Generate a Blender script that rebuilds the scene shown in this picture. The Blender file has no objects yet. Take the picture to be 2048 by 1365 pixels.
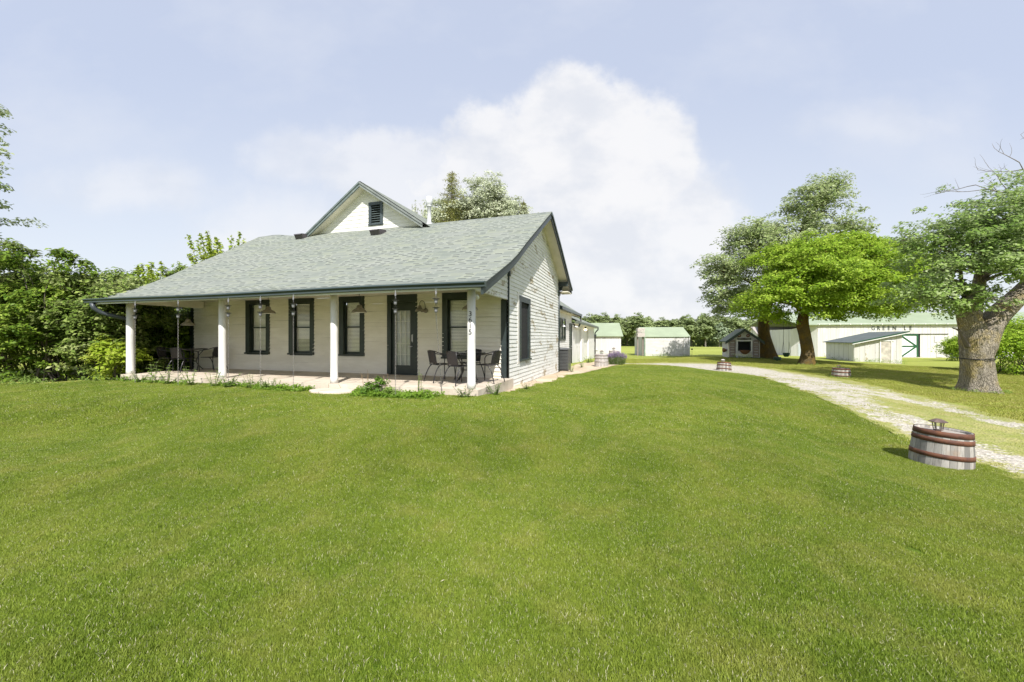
import bpy, math, random
import numpy as np
from mathutils import Vector, Matrix, noise
R = math.radians
random.seed(7); rng = np.random.default_rng(7)
S = bpy.context.scene; COL = S.collection

# ------------------------------------------------------------------ camera
cam = bpy.data.cameras.new('camera'); co = bpy.data.objects.new('camera', cam); COL.objects.link(co)
co.location = (0, 0, 1.364); co.rotation_euler = (R(90), 0, 0)
cam.lens = 13.71; cam.sensor_width = 36; cam.shift_y = -0.00366; cam.clip_start = .05; cam.clip_end = 3000
S.camera = co
# ------------------------------------------------------------------ light
SUN_AZ, SUN_EL = -7.0, 48.0          # the sun stands behind the camera, almost straight behind it, a touch to its right
dirs = Vector((-math.sin(R(SUN_AZ))*math.cos(R(SUN_EL)), -math.cos(R(SUN_AZ))*math.cos(R(SUN_EL)), math.sin(R(SUN_EL))))
sl = bpy.data.lights.new('sun', 'SUN'); sl.energy = 3.0; sl.angle = R(0.6); sl.color = (1, .965, .915)
so = bpy.data.objects.new('sun', sl); COL.objects.link(so); so.rotation_euler = dirs.to_track_quat('Z', 'Y').to_euler()
S.view_settings.view_transform = 'Standard'; S.view_settings.look = 'None'
S.view_settings.exposure = 1.17; S.view_settings.gamma = 1
# ------------------------------------------------------------------ sky with one big cumulus
W = bpy.data.worlds.new('World'); S.world = W; W.use_nodes = True
wt = W.node_tree; wn = wt.nodes; wl = wt.links; wn.clear()
def wnode(t, **k):
    n = wn.new(t)
    for a, v in k.items(): setattr(n, a, v)
    return n
def wmath(op, a, b=None, c=None):
    n = wnode('ShaderNodeMath', operation=op)
    for i, v in enumerate((a, b, c)):
        if v is None: continue
        if isinstance(v, (int, float)): n.inputs[i].default_value = v
        else: wl.new(v, n.inputs[i])
    return n.outputs[0]
wo = wnode('ShaderNodeOutputWorld'); bg = wnode('ShaderNodeBackground'); wl.new(bg.outputs[0], wo.inputs[0])
SKY = .11
bg.inputs[1].default_value = SKY
sk = wnode('ShaderNodeTexSky', sky_type='NISHITA'); sk.sun_disc = False
sk.sun_elevation = R(SUN_EL); sk.sun_rotation = math.atan2(dirs.x, dirs.y); sk.air_density = 1.0; sk.dust_density = 1.5; sk.ozone_density = 2.0
tc = wnode('ShaderNodeTexCoord'); sx = wnode('ShaderNodeSeparateXYZ'); wl.new(tc.outputs['Generated'], sx.inputs[0])
X, Y, Z = sx.outputs
ys = wmath('MAXIMUM', wmath('ABSOLUTE', Y), .02)
u = wmath('DIVIDE', X, ys); v = wmath('DIVIDE', Z, ys)
cmb = wnode('ShaderNodeCombineXYZ'); wl.new(u, cmb.inputs[0]); wl.new(v, cmb.inputs[1])
def wnoise(scale, det, rough=.55, vec=None, sc=None):
    n = wnode('ShaderNodeTexNoise'); n.inputs['Scale'].default_value = scale; n.inputs['Detail'].default_value = det
    n.inputs['Roughness'].default_value = rough
    if sc:
        m = wnode('ShaderNodeVectorMath', operation='MULTIPLY'); wl.new(vec, m.inputs[0]); m.inputs[1].default_value = sc; vec = m.outputs[0]
    wl.new(vec, n.inputs['Vector']); return n.outputs[0]
nz = wnoise(5.5, 9, .6, cmb.outputs[0]); nz2 = wnoise(2.0, 5, .55, cmb.outputs[0], (1, 1.6, 1))
nzc = wmath('MULTIPLY', wmath('SUBTRACT', nz, .5), 1.15)
def blob(cu, cv, ru, rv, e0=1.12, e1=.62, amp=1.0, strength=1.0):
    s = wnode('ShaderNodeVectorMath', operation='SUBTRACT'); wl.new(cmb.outputs[0], s.inputs[0]); s.inputs[1].default_value = (cu, cv, 0)
    m = wnode('ShaderNodeVectorMath', operation='MULTIPLY'); wl.new(s.outputs[0], m.inputs[0]); m.inputs[1].default_value = (1/ru, 1/rv, 0)
    l = wnode('ShaderNodeVectorMath', operation='LENGTH'); wl.new(m.outputs[0], l.inputs[0])
    d = wmath('ADD', l.outputs['Value'], wmath('MULTIPLY', nzc, amp))
    r = wnode('ShaderNodeMapRange', interpolation_type='SMOOTHSTEP'); wl.new(d, r.inputs[0])
    r.inputs[1].default_value = e0; r.inputs[2].default_value = e1; r.inputs[3].default_value = 0; r.inputs[4].default_value = strength
    return r.outputs[0]
BL = [(.18, .50, .22, .20, 1.08, .78, .9, .9), (.10, .36, .40, .26, 1.08, .80, 1, .85), (.34, .44, .15, .17, 1.08, .74, 1, .88),
      (.40, .22, .24, .27, 1.15, .55, 1.2, .8), (.10, .10, .60, .24, 1.15, .5, .9, .85), (-.28, .42, .26, .13, 1.1, .66, 1.2, .62),
      (-.52, .46, .18, .09, 1.15, .4, 1.5, .45), (-.95, .38, .30, .08, 1.2, .2, 1.6, .42), (-.45, .26, .40, .16, 1.2, .3, 1.2, .5),
      (.93, .55, .25, .06, 1.2, .2, 1.6, .30), (-.62, .22, .25, .09, 1.2, .3, 1.4, .6), (.62, .16, .25, .14, 1.2, .3, 1.3, .4)]
mask = None
for b in BL:
    o = blob(*b); mask = o if mask is None else wmath('MAXIMUM', mask, o)
up = wnode('ShaderNodeMapRange'); wl.new(Z, up.inputs[0]); up.inputs[1].default_value = 0; up.inputs[2].default_value = .05
front = wmath('GREATER_THAN', Y, 0.0); mask = wmath('MULTIPLY', mask, wmath('MULTIPLY', up.outputs[0], front))
def wmix(f, a, b):
    n = wnode('ShaderNodeMix', data_type='RGBA')
    for i, v_ in ((0, f), (6, a), (7, b)):
        if isinstance(v_, (int, float)): n.inputs[i].default_value = v_
        elif isinstance(v_, tuple): n.inputs[i].default_value = v_ + (1,)
        else: wl.new(v_, n.inputs[i])
    return n.outputs[2]
k = 1/SKY
def kc(r, g, b, s=1.0): return (r*k*s, g*k*s, b*k*s)
hz_ = wnode('ShaderNodeMapRange', interpolation_type='SMOOTHSTEP'); wl.new(v, hz_.inputs[0]); hz_.inputs[1].default_value = .0; hz_.inputs[2].default_value = .75
thin = wmix(hz_.outputs[0], kc(.372, .386, .405), kc(.28, .308, .38))         # high thin veil that whitens the blue
sky0 = wmix(.86, sk.outputs[0], thin)
streak = wnode('ShaderNodeMapRange'); wl.new(nz2, streak.inputs[0]); streak.inputs[1].default_value = .48; streak.inputs[2].default_value = .78; streak.inputs[4].default_value = .5
sky1 = wmix(streak.outputs[0], sky0, kc(.362, .376, .41))
cn = wnode('ShaderNodeMapRange', interpolation_type='SMOOTHSTEP'); wl.new(wnoise(4.2, 7, .55, cmb.outputs[0], (1, 1.5, 1)), cn.inputs[0]); cn.inputs[1].default_value = .36; cn.inputs[2].default_value = .58
ccol = wmix(cn.outputs[0], kc(.36, .37, .395), kc(.43, .428, .432))
sky2 = wmix(mask, sky1, ccol)
wl.new(sky2, bg.inputs[0])
try:
    S.cycles.max_bounces = 8; S.cycles.diffuse_bounces = 4; S.cycles.transparent_max_bounces = 12
except Exception: pass

# ------------------------------------------------------------------ helpers
def tag(o, label=None, cat=None, group=None, kind=None):
    if label: o['label'] = label
    if cat: o['category'] = cat
    if group: o['group'] = group
    if kind: o['kind'] = kind
    return o
def empty(name, loc=(0, 0, 0), rz=0, parent=None):
    o = bpy.data.objects.new(name, None); COL.objects.link(o); o.location = loc; o.rotation_euler = (0, 0, rz)
    o.empty_display_size = .2
    if parent: o.parent = parent
    return o
def kids(o): return [c for c in COL.objects if c.parent == o]
def copy_tree(o, parent=None):
    c = o.copy(); COL.objects.link(c); c.parent = parent
    for ch in kids(o):
        if ch is not c: copy_tree(ch, c)
    return c
class MB:
    def __init__(s): s.v = []; s.f = []; s.uv = {}; s.sm = set()
    def add(s, vs, fs, uvs=None, smooth=False):
        b = len(s.v); s.v += [tuple(p) for p in vs]
        for i, f in enumerate(fs):
            if uvs: s.uv[len(s.f)] = uvs[i]
            if smooth: s.sm.add(len(s.f))
            s.f.append(tuple(b+j for j in f))
    def box(s, x, y, z, M=None, fn=None):
        P = [(x[i], y[j], z[l]) for l in (0, 1) for j in (0, 1) for i in (0, 1)]
        if fn: P = [fn(*p) for p in P]
        if M: P = [M @ Vector(p) for p in P]
        s.add(P, [(0, 2, 3, 1), (4, 5, 7, 6), (0, 1, 5, 4), (2, 6, 7, 3), (0, 4, 6, 2), (1, 3, 7, 5)])
    def tube(s, pts, rad, n=8, cap=True, smooth=True):
        pts = [Vector(p) for p in pts]
        if isinstance(rad, (int, float)): rad = [rad]*len(pts)
        vs = []; up = None
        for i, p in enumerate(pts):
            d = (pts[min(i+1, len(pts)-1)]-pts[max(i-1, 0)])
            d = d.normalized() if d.length > 1e-9 else Vector((0, 0, 1))
            if up is None: up = Vector((1, 0, 0)) if abs(d.x) < .8 else Vector((0, 1, 0))
            a = (up - d*up.dot(d)).normalized(); up = a; c = d.cross(a)
            for j in range(n):
                t = 2*math.pi*j/n; vs.append(p+(a*math.cos(t)+c*math.sin(t))*rad[i])
        fs = []; uvs = []
        L = 0; Ls = [0]
        for i in range(1, len(pts)): L += (pts[i]-pts[i-1]).length; Ls.append(L)
        for i in range(len(pts)-1):
            for j in range(n):
                fs.append((i*n+j, i*n+(j+1) % n, (i+1)*n+(j+1) % n, (i+1)*n+j))
                uvs.append([(j/n, Ls[i]), ((j+1)/n, Ls[i]), ((j+1)/n, Ls[i+1]), (j/n, Ls[i+1])])
        s.add(vs, fs, uvs, smooth)
        if cap:
            b = len(s.v)-len(vs)
            s.f.append(tuple(b+j for j in reversed(range(n)))); s.f.append(tuple(b+(len(pts)-1)*n+j for j in range(n)))
    def lathe(s, prof, n=24, M=None, cap=(False, False), smooth=True):
        vs = []
        for r, z in prof:
            for j in range(n):
                t = 2*math.pi*j/n; p = Vector((r*math.cos(t), r*math.sin(t), z)); vs.append(M @ p if M else p)
        fs = []; uvs = []
        for i in range(len(prof)-1):
            for j in range(n):
                fs.append((i*n+j, i*n+(j+1) % n, (i+1)*n+(j+1) % n, (i+1)*n+j))
                uvs.append([(j/n, prof[i][1]), ((j+1)/n, prof[i][1]), ((j+1)/n, prof[i+1][1]), (j/n, prof[i+1][1])])
        s.add(vs, fs, uvs, smooth); b = len(s.v)-len(vs)
        if cap[0]: s.f.append(tuple(b+j for j in reversed(range(n))))
        if cap[1]: s.f.append(tuple(b+(len(prof)-1)*n+j for j in range(n)))
    def build(s, name, m, parent=None, loc=None, rz=None):
        me = bpy.data.meshes.new(name); me.from_pydata(s.v, [], s.f)
        if s.uv:
            ul = me.uv_layers.new(name='UVMap'); arr = np.zeros((len(me.loops), 2))
            k_ = 0
            for i, f in enumerate(s.f):
                if i in s.uv: arr[k_:k_+len(f)] = s.uv[i]
                k_ += len(f)
            ul.data.foreach_set('uv', arr.ravel())
        if s.sm: me.polygons.foreach_set('use_smooth', [i in s.sm for i in range(len(s.f))])
        me.materials.append(m); me.update()
        o = bpy.data.objects.new(name, me); COL.objects.link(o)
        if parent: o.parent = parent
        if loc is not None: o.location = loc
        if rz is not None: o.rotation_euler = (0, 0, rz)
        return o
def curve(pts, n=6):
    P = [Vector(p) for p in pts]; P = [P[0]*2-P[1]]+P+[P[-1]*2-P[-2]]; out = []
    for i in range(1, len(P)-2):
        for k_ in range(n):
            t = k_/n; a, b, c, d = P[i-1:i+3]
            out.append(.5*((2*b)+(c-a)*t+(2*a-5*b+4*c-d)*t*t+(3*b-a-3*c+d)*t**3))
    out.append(P[-2]); return out
def lerp(a, b, t): return a+(b-a)*t

# ------------------------------------------------------------------ materials
class NT:
    def __init__(s, name):
        s.m = bpy.data.materials.new(name); s.m.use_nodes = True; s.t = s.m.node_tree; s.n = s.t.nodes; s.l = s.t.links
        s.bs = s.n['Principled BSDF']; s.out = s.n['Material Output']; s.c = None
    def nd(s, t, **k_):
        n = s.n.new(t)
        for a, v_ in k_.items(): setattr(n, a, v_)
        return n
    def co(s, kind='Object'):
        if s.c is None: s.c = s.nd('ShaderNodeTexCoord')
        return s.c.outputs[kind]
    def pos(s): return s.nd('ShaderNodeNewGeometry').outputs['Position']
    def math(s, op, a, b=None, c=None):
        n = s.nd('ShaderNodeMath', operation=op)
        for i, v_ in enumerate((a, b, c)):
            if v_ is None: continue
            if isinstance(v_, (int, float)): n.inputs[i].default_value = v_
            else: s.l.new(v_, n.inputs[i])
        return n.outputs[0]
    def scale(s, vec, sc):
        n = s.nd('ShaderNodeVectorMath', operation='MULTIPLY'); s.l.new(vec, n.inputs[0]); n.inputs[1].default_value = sc; return n.outputs[0]
    def noise(s, scale, det=4, rough=.55, vec=None, sc=None, dist=0):
        vec = vec or s.co()
        if sc: vec = s.scale(vec, sc)
        n = s.nd('ShaderNodeTexNoise'); n.inputs['Scale'].default_value = scale; n.inputs['Detail'].default_value = det
        n.inputs['Roughness'].default_value = rough; n.inputs['Distortion'].default_value = dist; s.l.new(vec, n.inputs['Vector']); return n.outputs[0]
    def ramp(s, f, a, b, lo=0., hi=1., smooth=True):
        n = s.nd('ShaderNodeMapRange', interpolation_type='SMOOTHSTEP' if smooth else 'LINEAR'); s.l.new(f, n.inputs[0])
        n.inputs[1].default_value = a; n.inputs[2].default_value = b; n.inputs[3].default_value = lo; n.inputs[4].default_value = hi; return n.outputs[0]
    def mix(s, f, a, b, bt='MIX'):
        n = s.nd('ShaderNodeMix', data_type='RGBA', blend_type=bt)
        for i, v_ in ((0, f), (6, a), (7, b)):
            if isinstance(v_, (int, float)): n.inputs[i].default_value = v_
            elif isinstance(v_, tuple): n.inputs[i].default_value = v_+(1,)
            else: s.l.new(v_, n.inputs[i])
        return n.outputs[2]
    def set(s, col=None, rough=None, bump=None, bs=.5, bd=.01, metal=None, spec=None):
        if col is not None:
            if isinstance(col, tuple): s.bs.inputs['Base Color'].default_value = col+(1,)
            else: s.l.new(col, s.bs.inputs['Base Color'])
        if rough is not None:
            if isinstance(rough, (int, float)): s.bs.inputs['Roughness'].default_value = rough
            else: s.l.new(rough, s.bs.inputs['Roughness'])
        if metal is not None: s.bs.inputs['Metallic'].default_value = metal
        if spec is not None: s.bs.inputs['Specular IOR Level'].default_value = spec
        if bump is not None:
            b = s.nd('ShaderNodeBump'); b.inputs['Strength'].default_value = bs; b.inputs['Distance'].default_value = bd
            s.l.new(bump, b.inputs['Height']); s.l.new(b.outputs[0], s.bs.inputs['Normal'])
        return s.m
def paint(name, c, rough=.55, var=.18, scale=3., bump=.15, dirt=None):
    t = NT(name); a = t.noise(scale, 6, .6, t.co()); b = t.noise(scale*12, 3, .6)
    col = t.mix(t.ramp(a, .3, .75, 0, 1), tuple(x*(1-var) for x in c), tuple(min(1, x*(1+var*.5)) for x in c))
    if dirt: col = t.mix(t.ramp(t.noise(scale*2.3, 8, .7), .55, .75, 0, .6), col, dirt)
    return t.set(col, rough, b, bump, .004)
def wood(name, c1, c2, sc=(20, 20, 1.5), rough=.8):
    t = NT(name); a = t.noise(3, 8, .65, sc=sc); return t.set(t.mix(t.ramp(a, .3, .7), c1, c2), rough, a, .4, .004)
def leafmat(name, cols, trans=.35, rough=.5, scale=.7):
    t = NT(name); g = t.nd('ShaderNodeNewGeometry'); rnd = g.outputs['Random Per Island']
    big = t.noise(scale, 3, .5, g.outputs['Position'])
    cr = t.nd('ShaderNodeValToRGB'); e = cr.color_ramp
    e.elements[0].color = cols[0]+(1,); e.elements[0].position = 0; e.elements[1].color = cols[-1]+(1,); e.elements[1].position = 1
    for i, c in enumerate(cols[1:-1]):
        x = e.elements.new((i+1)/(len(cols)-1)); x.color = c+(1,)
    f = t.math('ADD', t.math('MULTIPLY', rnd, .62), t.math('MULTIPLY', t.ramp(big, .3, .7), .38)); t.l.new(f, cr.inputs[0])
    t.set(cr.outputs[0], rough, spec=.18)
    tr = t.nd('ShaderNodeBsdfTranslucent'); lc = t.mix(.5, cr.outputs[0], tuple(min(1, x*1.25) for x in cols[-1])); t.l.new(lc, tr.inputs[0])
    mx = t.nd('ShaderNodeMixShader'); mx.inputs[0].default_value = trans
    t.l.new(t.bs.outputs[0], mx.inputs[1]); t.l.new(tr.outputs[0], mx.inputs[2]); t.l.new(mx.outputs[0], t.out.inputs[0]); return t.m

def siding_mat(name, base, dark, peel=0., warm=None):
    t = NT(name); uvn = t.co('UV'); sp = t.nd('ShaderNodeSeparateXYZ'); t.l.new(uvn, sp.inputs[0])
    row = t.math('FLOOR', t.math('DIVIDE', sp.outputs[1], .112)); wn_ = t.nd('ShaderNodeTexWhiteNoise', noise_dimensions='1D'); t.l.new(row, wn_.inputs['W'])
    a = t.noise(1.3, 8, .65, uvn, (1, 3, 1)); g = t.noise(30, 5, .7, uvn, (.25, 2, 1))
    col = t.mix(t.ramp(a, .35, .7), dark, base); col = t.mix(t.math('MULTIPLY', wn_.outputs[0], .35), col, dark)
    col = t.mix(t.ramp(g, .55, .8, 0, .35), col, tuple(x*.72 for x in dark))
    if peel:
        p1 = t.noise(1.25, 5, .6, uvn, (1, 2.0, 1), .6); p2 = t.noise(14, 5, .6, uvn, (.7, 1.6, 1))
        pm = t.math('ADD', p1, t.math('MULTIPLY', t.math('SUBTRACT', p2, .5), .35))
        pk = t.ramp(pm, peel, peel+.012)
        wc = t.noise(25, 4, .6, uvn, (.3, 3, 1)); bare = t.mix(wc, (.30, .25, .17), (.52, .46, .34)); col = t.mix(pk, col, bare)
        h = t.math('SUBTRACT', g, t.math('MULTIPLY', pk, 2.0)); return t.set(col, .65, h, .5, .004)
    return t.set(col, .6, g, .3, .004)

M_side = siding_mat('white_clapboard_paint', (.80, .79, .76), (.66, .65, .61), .60)
M_side2 = siding_mat('white_clapboard_clean', (.80, .79, .76), (.68, .67, .63))
M_porch = siding_mat('porch_clapboard_paint', (.82, .785, .69), (.72, .68, .58))
M_green = paint('dark_green_trim', (.032, .044, .044), .4, .25, 4, dirt=(.07, .09, .088))
M_green2 = paint('black_green_trim', (.020, .030, .024), .38, .25, 4)
M_gutter = paint('teal_gutter_paint', (.050, .070, .068), .32, .15, 2)
M_white = paint('white_trim_paint', (.80, .79, .76), .45, .06, 3, dirt=(.62, .60, .55))
M_cream = paint('cream_ceiling_paint', (.74, .70, .58), .6, .1, 2, dirt=(.6, .55, .42))
M_sash = paint('white_sash', (.62, .62, .55), .4, .05)
M_blind = paint('blind_slats', (.92, .90, .81), .5, .05, 2)
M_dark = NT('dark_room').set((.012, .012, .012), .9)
M_black = paint('black_metal', (.018, .017, .018), .38, .2, 6)
M_rope = NT('grey_rope').set((.12, .12, .11), .9)
M_lampm = paint('weathered_zinc', (.27, .24, .19), .45, .3, 8, dirt=(.16, .13, .1))
M_grey = paint('grey_metal', (.50, .51, .52), .35, .15, 5)
M_steel = paint('galvanised_steel', (.62, .63, .65), .32, .12, 4)
M_brown = paint('brown_vent_metal', (.085, .075, .082), .4, .2, 5)
M_cupd = paint('cup_rim_metal', (.05, .05, .055), .4, .2, 9)
M_cupl = paint('cup_grey', (.24, .24, .25), .7, .06, 9)

def glassm():
    t = NT('window_glass'); t.n.remove(t.bs)
    gl = t.nd('ShaderNodeBsdfGlossy'); gl.inputs['Roughness'].default_value = .03; gl.inputs['Color'].default_value = (.9, .95, .95, 1)
    tr = t.nd('ShaderNodeBsdfTransparent'); tr.inputs[0].default_value = (.97, .98, .97, 1)
    fr = t.nd('ShaderNodeLayerWeight'); fr.inputs[0].default_value = .5
    f = t.math('ADD', t.math('MULTIPLY', t.math('POWER', fr.outputs['Facing'], 4.), .6), .05)
    b = t.nd('ShaderNodeBump'); b.inputs['Strength'].default_value = .25; b.inputs['Distance'].default_value = .02; t.l.new(t.noise(2.5, 2), b.inputs['Height'])
    t.l.new(b.outputs[0], gl.inputs['Normal'])
    mx = t.nd('ShaderNodeMixShader'); t.l.new(f, mx.inputs[0]); t.l.new(tr.outputs[0], mx.inputs[1]); t.l.new(gl.outputs[0], mx.inputs[2]); t.l.new(mx.outputs[0], t.out.inputs[0]); return t.m
M_glass = glassm()

def shingle():
    t = NT('asphalt_shingles'); uvn = t.co('UV'); sp = t.nd('ShaderNodeSeparateXYZ'); t.l.new(uvn, sp.inputs[0]); U, V = sp.outputs[0], sp.outputs[1]
    rv = t.math('DIVIDE', V, .143); row = t.math('FLOOR', rv); fv = t.math('FRACT', rv)
    w1 = t.nd('ShaderNodeTexWhiteNoise', noise_dimensions='1D'); t.l.new(row, w1.inputs['W'])
    ru = t.math('ADD', t.math('DIVIDE', U, .30), t.math('MULTIPLY', w1.outputs[0], 7.3)); cu = t.math('FLOOR', ru); fu = t.math('FRACT', ru)
    cv = t.nd('ShaderNodeCombineXYZ'); t.l.new(cu, cv.inputs[0]); t.l.new(row, cv.inputs[1])
    w2 = t.nd('ShaderNodeTexWhiteNoise', noise_dimensions='2D'); t.l.new(cv.outputs[0], w2.inputs['Vector']); rnd = w2.outputs[0]
    cv2 = t.nd('ShaderNodeCombineXYZ'); t.l.new(t.math('ADD', cu, 91.7), cv2.inputs[0]); t.l.new(row, cv2.inputs[1])
    w3 = t.nd('ShaderNodeTexWhiteNoise', noise_dimensions='2D'); t.l.new(cv2.outputs[0], w3.inputs['Vector']); r2 = w3.outputs[0]
    gr = t.noise(90, 3, .7, uvn); big = t.noise(.6, 5, .6, uvn)
    base = t.mix(rnd, (.165, .187, .158), (.275, .295, .25)); base = t.mix(t.ramp(r2, .55, 1, 0, .7), base, (.265, .285, .205))
    base = t.mix(t.ramp(gr, .3, .7, 0, .45), base, (.15, .165, .155)); base = t.mix(t.ramp(big, .3, .75, 0, .35), base, (.28, .285, .265))
    dash = t.math('MULTIPLY', t.math('LESS_THAN', fv, .30), t.math('GREATER_THAN', rnd, .50))  # dark dashes paint in the shadow lines beneath partial tabs
    dash = t.math('MULTIPLY', dash, t.math('MULTIPLY', t.math('GREATER_THAN', fu, .10), t.math('LESS_THAN', fu, .72)))
    line = t.math('LESS_THAN', fv, .06)
    base = t.mix(t.math('MULTIPLY', dash, .92), base, (.035, .045, .045)); base = t.mix(t.math('MULTIPLY', line, .35), base, (.05, .06, .055))
    h = t.math('ADD', t.math('MULTIPLY', fv, -.8), t.math('MULTIPLY', gr, .35)); h = t.math('ADD', h, t.math('MULTIPLY', t.math('GREATER_THAN', rnd, .46), .5))
    return t.set(base, .9, h, .55, .012, spec=.2)
M_roof = shingle()

def concrete(name, c1, c2, sc=1.5):
    t = NT(name); a = t.noise(sc, 8, .65, t.pos()); b = t.noise(sc*25, 4, .7, t.pos()); cr = t.nd('ShaderNodeTexVoronoi', feature='DISTANCE_TO_EDGE'); cr.inputs['Scale'].default_value = .55
    t.l.new(t.pos(), cr.inputs['Vector']); crack = t.math('LESS_THAN', cr.outputs['Distance'], .004)
    col = t.mix(t.ramp(a, .3, .7), c1, c2); col = t.mix(t.ramp(b, .45, .8, 0, .3), col, tuple(x*.7 for x in c1)); col = t.mix(t.math('MULTIPLY', crack, .6), col, (.12, .1, .08))
    return t.set(col, .85, b, .4, .006)
M_slab = concrete('porch_concrete', (.46, .385, .30), (.66, .58, .48))
M_path = concrete('path_concrete', (.40, .31, .20), (.60, .50, .37), .9)

# ------------------------------------------------------------------ terrain
TP = np.array([(0,0,-.36),(0,3,-.33),(-4,2,-.3),(4,2,-.42),(6.1,5.6,-.47),(9,5,-.55),(-7,5,-.2),(-14,9,-.02),(-11,10.6,.11),(-14,12,.0),(-20,12,0),(-7,9,.13),(-4,8,.12),(-1,7.4,.14),(-.1,10.2,0),(2.1,17.1,-.17),(1.6,13.5,-.08),(8,28,-.35),(3,7,-.12),(4,12,.0),(5.5,15,.0),(6.5,18,-.0),(10.4,19,-.27),(14.2,16.7,-.38),(9,12,-.3),(17.5,14.6,-.69),(12,10,-.5),(20,9,-.75),(10.1,36,-.53),(15,41,-.62),(17.4,30,-.24),(19.6,26,-.42),(20.4,31,-.42),(29.5,33.6,-.72),(25,25,-.7),(33,32,-.85),(37.9,48,-1.05),(55,48,-1.1),(25,60,-1.0),(30,20,-.85),(-5,22,-.1),(-30,30,0),(-10,-10,-.4),(12,-10,-.6),(0,150,-2.3),(60,150,-2.9),(150,120,-3),(-80,100,-1),(100,20,-2),(-100,0,-.5),(0,-100,-.6),(0,500,-6),(300,400,-6),(-300,400,-4)])
def hzv(x, y):
    x = np.asarray(x, float); y = np.asarray(y, float)
    d2 = (TP[:, 0]-x[..., None])**2+(TP[:, 1]-y[..., None])**2; w = 1/(d2+1.2)**2
    return (w*TP[:, 2]).sum(-1)/w.sum(-1)
def hz(x, y): return float(hzv(x, y))
def inpoly(x, y, poly):
    ins = np.zeros(x.shape, bool); n = len(poly)
    for i in range(n):
        x0, y0 = poly[i]; x1, y1 = poly[(i+1) % n]
        if y0 == y1: continue
        c = ((y0 > y) != (y1 > y)) & (x < (x1-x0)*(y-y0)/(y1-y0)+x0); ins ^= c
    return ins
def gridmesh(name, xs, ys, dz, m, poly=None):
    GX, GY = np.meshgrid(xs, ys); Zs = hzv(GX, GY)+dz; nx, ny = len(xs), len(ys)
    V = np.stack([GX, GY, Zs], -1).reshape(-1, 3)
    i, j = np.meshgrid(np.arange(nx-1), np.arange(ny-1)); a = (j*nx+i).ravel(); F = np.stack([a, a+1, a+nx+1, a+nx], 1)
    if poly is not None:
        c = V[F].mean(1); F = F[inpoly(c[:, 0], c[:, 1], poly)]
        used = np.unique(F); mp = np.zeros(len(V), int); mp[used] = np.arange(len(used)); V = V[used]; F = mp[F]
    me = bpy.data.meshes.new(name); me.from_pydata(V.tolist(), [], F.tolist()); me.polygons.foreach_set('use_smooth', [True]*len(F)); me.materials.append(m)
    o = bpy.data.objects.new(name, me); COL.objects.link(o); o['kind'] = 'structure'; return o

def grassground(name, cols, stripes=False, sc=1.):
    t = NT(name); P = t.pos(); a = t.noise(.35*sc, 5, .6, P); b = t.noise(9*sc, 5, .75, P); c = t.noise(60*sc, 3, .8, P); d = t.noise(1.7*sc, 6, .65, P)
    col = t.mix(t.ramp(a, .35, .68), cols[0], cols[1]); col = t.mix(t.ramp(d, .4, .75, 0, .6), col, cols[2]); col = t.mix(t.ramp(b, .4, .75, 0, .55), col, cols[3])
    col = t.mix(t.ramp(c, .35, .75, 0, .5), col, tuple(x*.4 for x in cols[0]))
    if stripes:
        s = t.noise(.16, 2, .4, P, (.12, 1.9, 1)); col = t.mix(t.ramp(s, .42, .6, 0, .55), col, (.37, .40, .10))
    return t.set(col, .95, t.math('ADD', b, c), .7, .03, spec=.1)
M_field = grassground('mown_field_grass', [(.225, .275, .045), (.30, .33, .065), (.37, .34, .12), (.25, .30, .05)], True)
M_lawnsoil = grassground('lawn_thatch', [(.09, .15, .014), (.13, .18, .022), (.17, .18, .05), (.10, .16, .018)])
xs = np.unique(np.concatenate([np.arange(-26, 46, .6), np.linspace(46, 700, 40), np.linspace(-700, -26, 40)]))
ysg = np.unique(np.concatenate([np.arange(-8, 56, .6), np.linspace(56, 900, 50), np.linspace(-250, -8, 16)]))
gridmesh('ground', xs, ysg, 0, M_field)
LAWN = [(-26,-8),(-26,11.4),(-14.5,11.1),(-12.9,11.1),(-11,11.0),(-9.7,11.05),(-8.1,10.7),(-6,9.95),(-3.9,9.0),(-1.4,8.55),(-.4,8.75),(.07,9.5),(.7,10.71),(1.37,12.47),(2.5,15.3),(3.66,17.2),(4.46,17.9),(5.4,18.5),(6.6,18.55),(7.6,18.2),(8.8,18.1),(9.5,17.6),(9.9,16.4),(9.5,14.05),(8.75,11.83),(7.95,9.85),(7.5,8.67),(7.2,7.75),(6.84,6.88),(6.62,6.2),(6.43,5.41),(6.3,4.76),(6.5,3),(7,0),(7.6,-8)]
gridmesh('lawn', np.arange(-26, 11, .15), np.arange(-8, 19, .15), .012, M_lawnsoil, LAWN)
PATH = [(-.35,9.3),(.0,9.75),(.55,10.75),(1.25,12.4),(2.35,15.2),(3.5,17.3),(4.4,18.2),(5.6,20.0),(7.6,27),(10.6,36),(9.0,36),(2.0,17.0),(-.2,10.4),(-.6,9.6)]
gridmesh('concrete_path', np.arange(-1, 11, .12), np.arange(9, 37, .12), .016, M_path, PATH)

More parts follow.
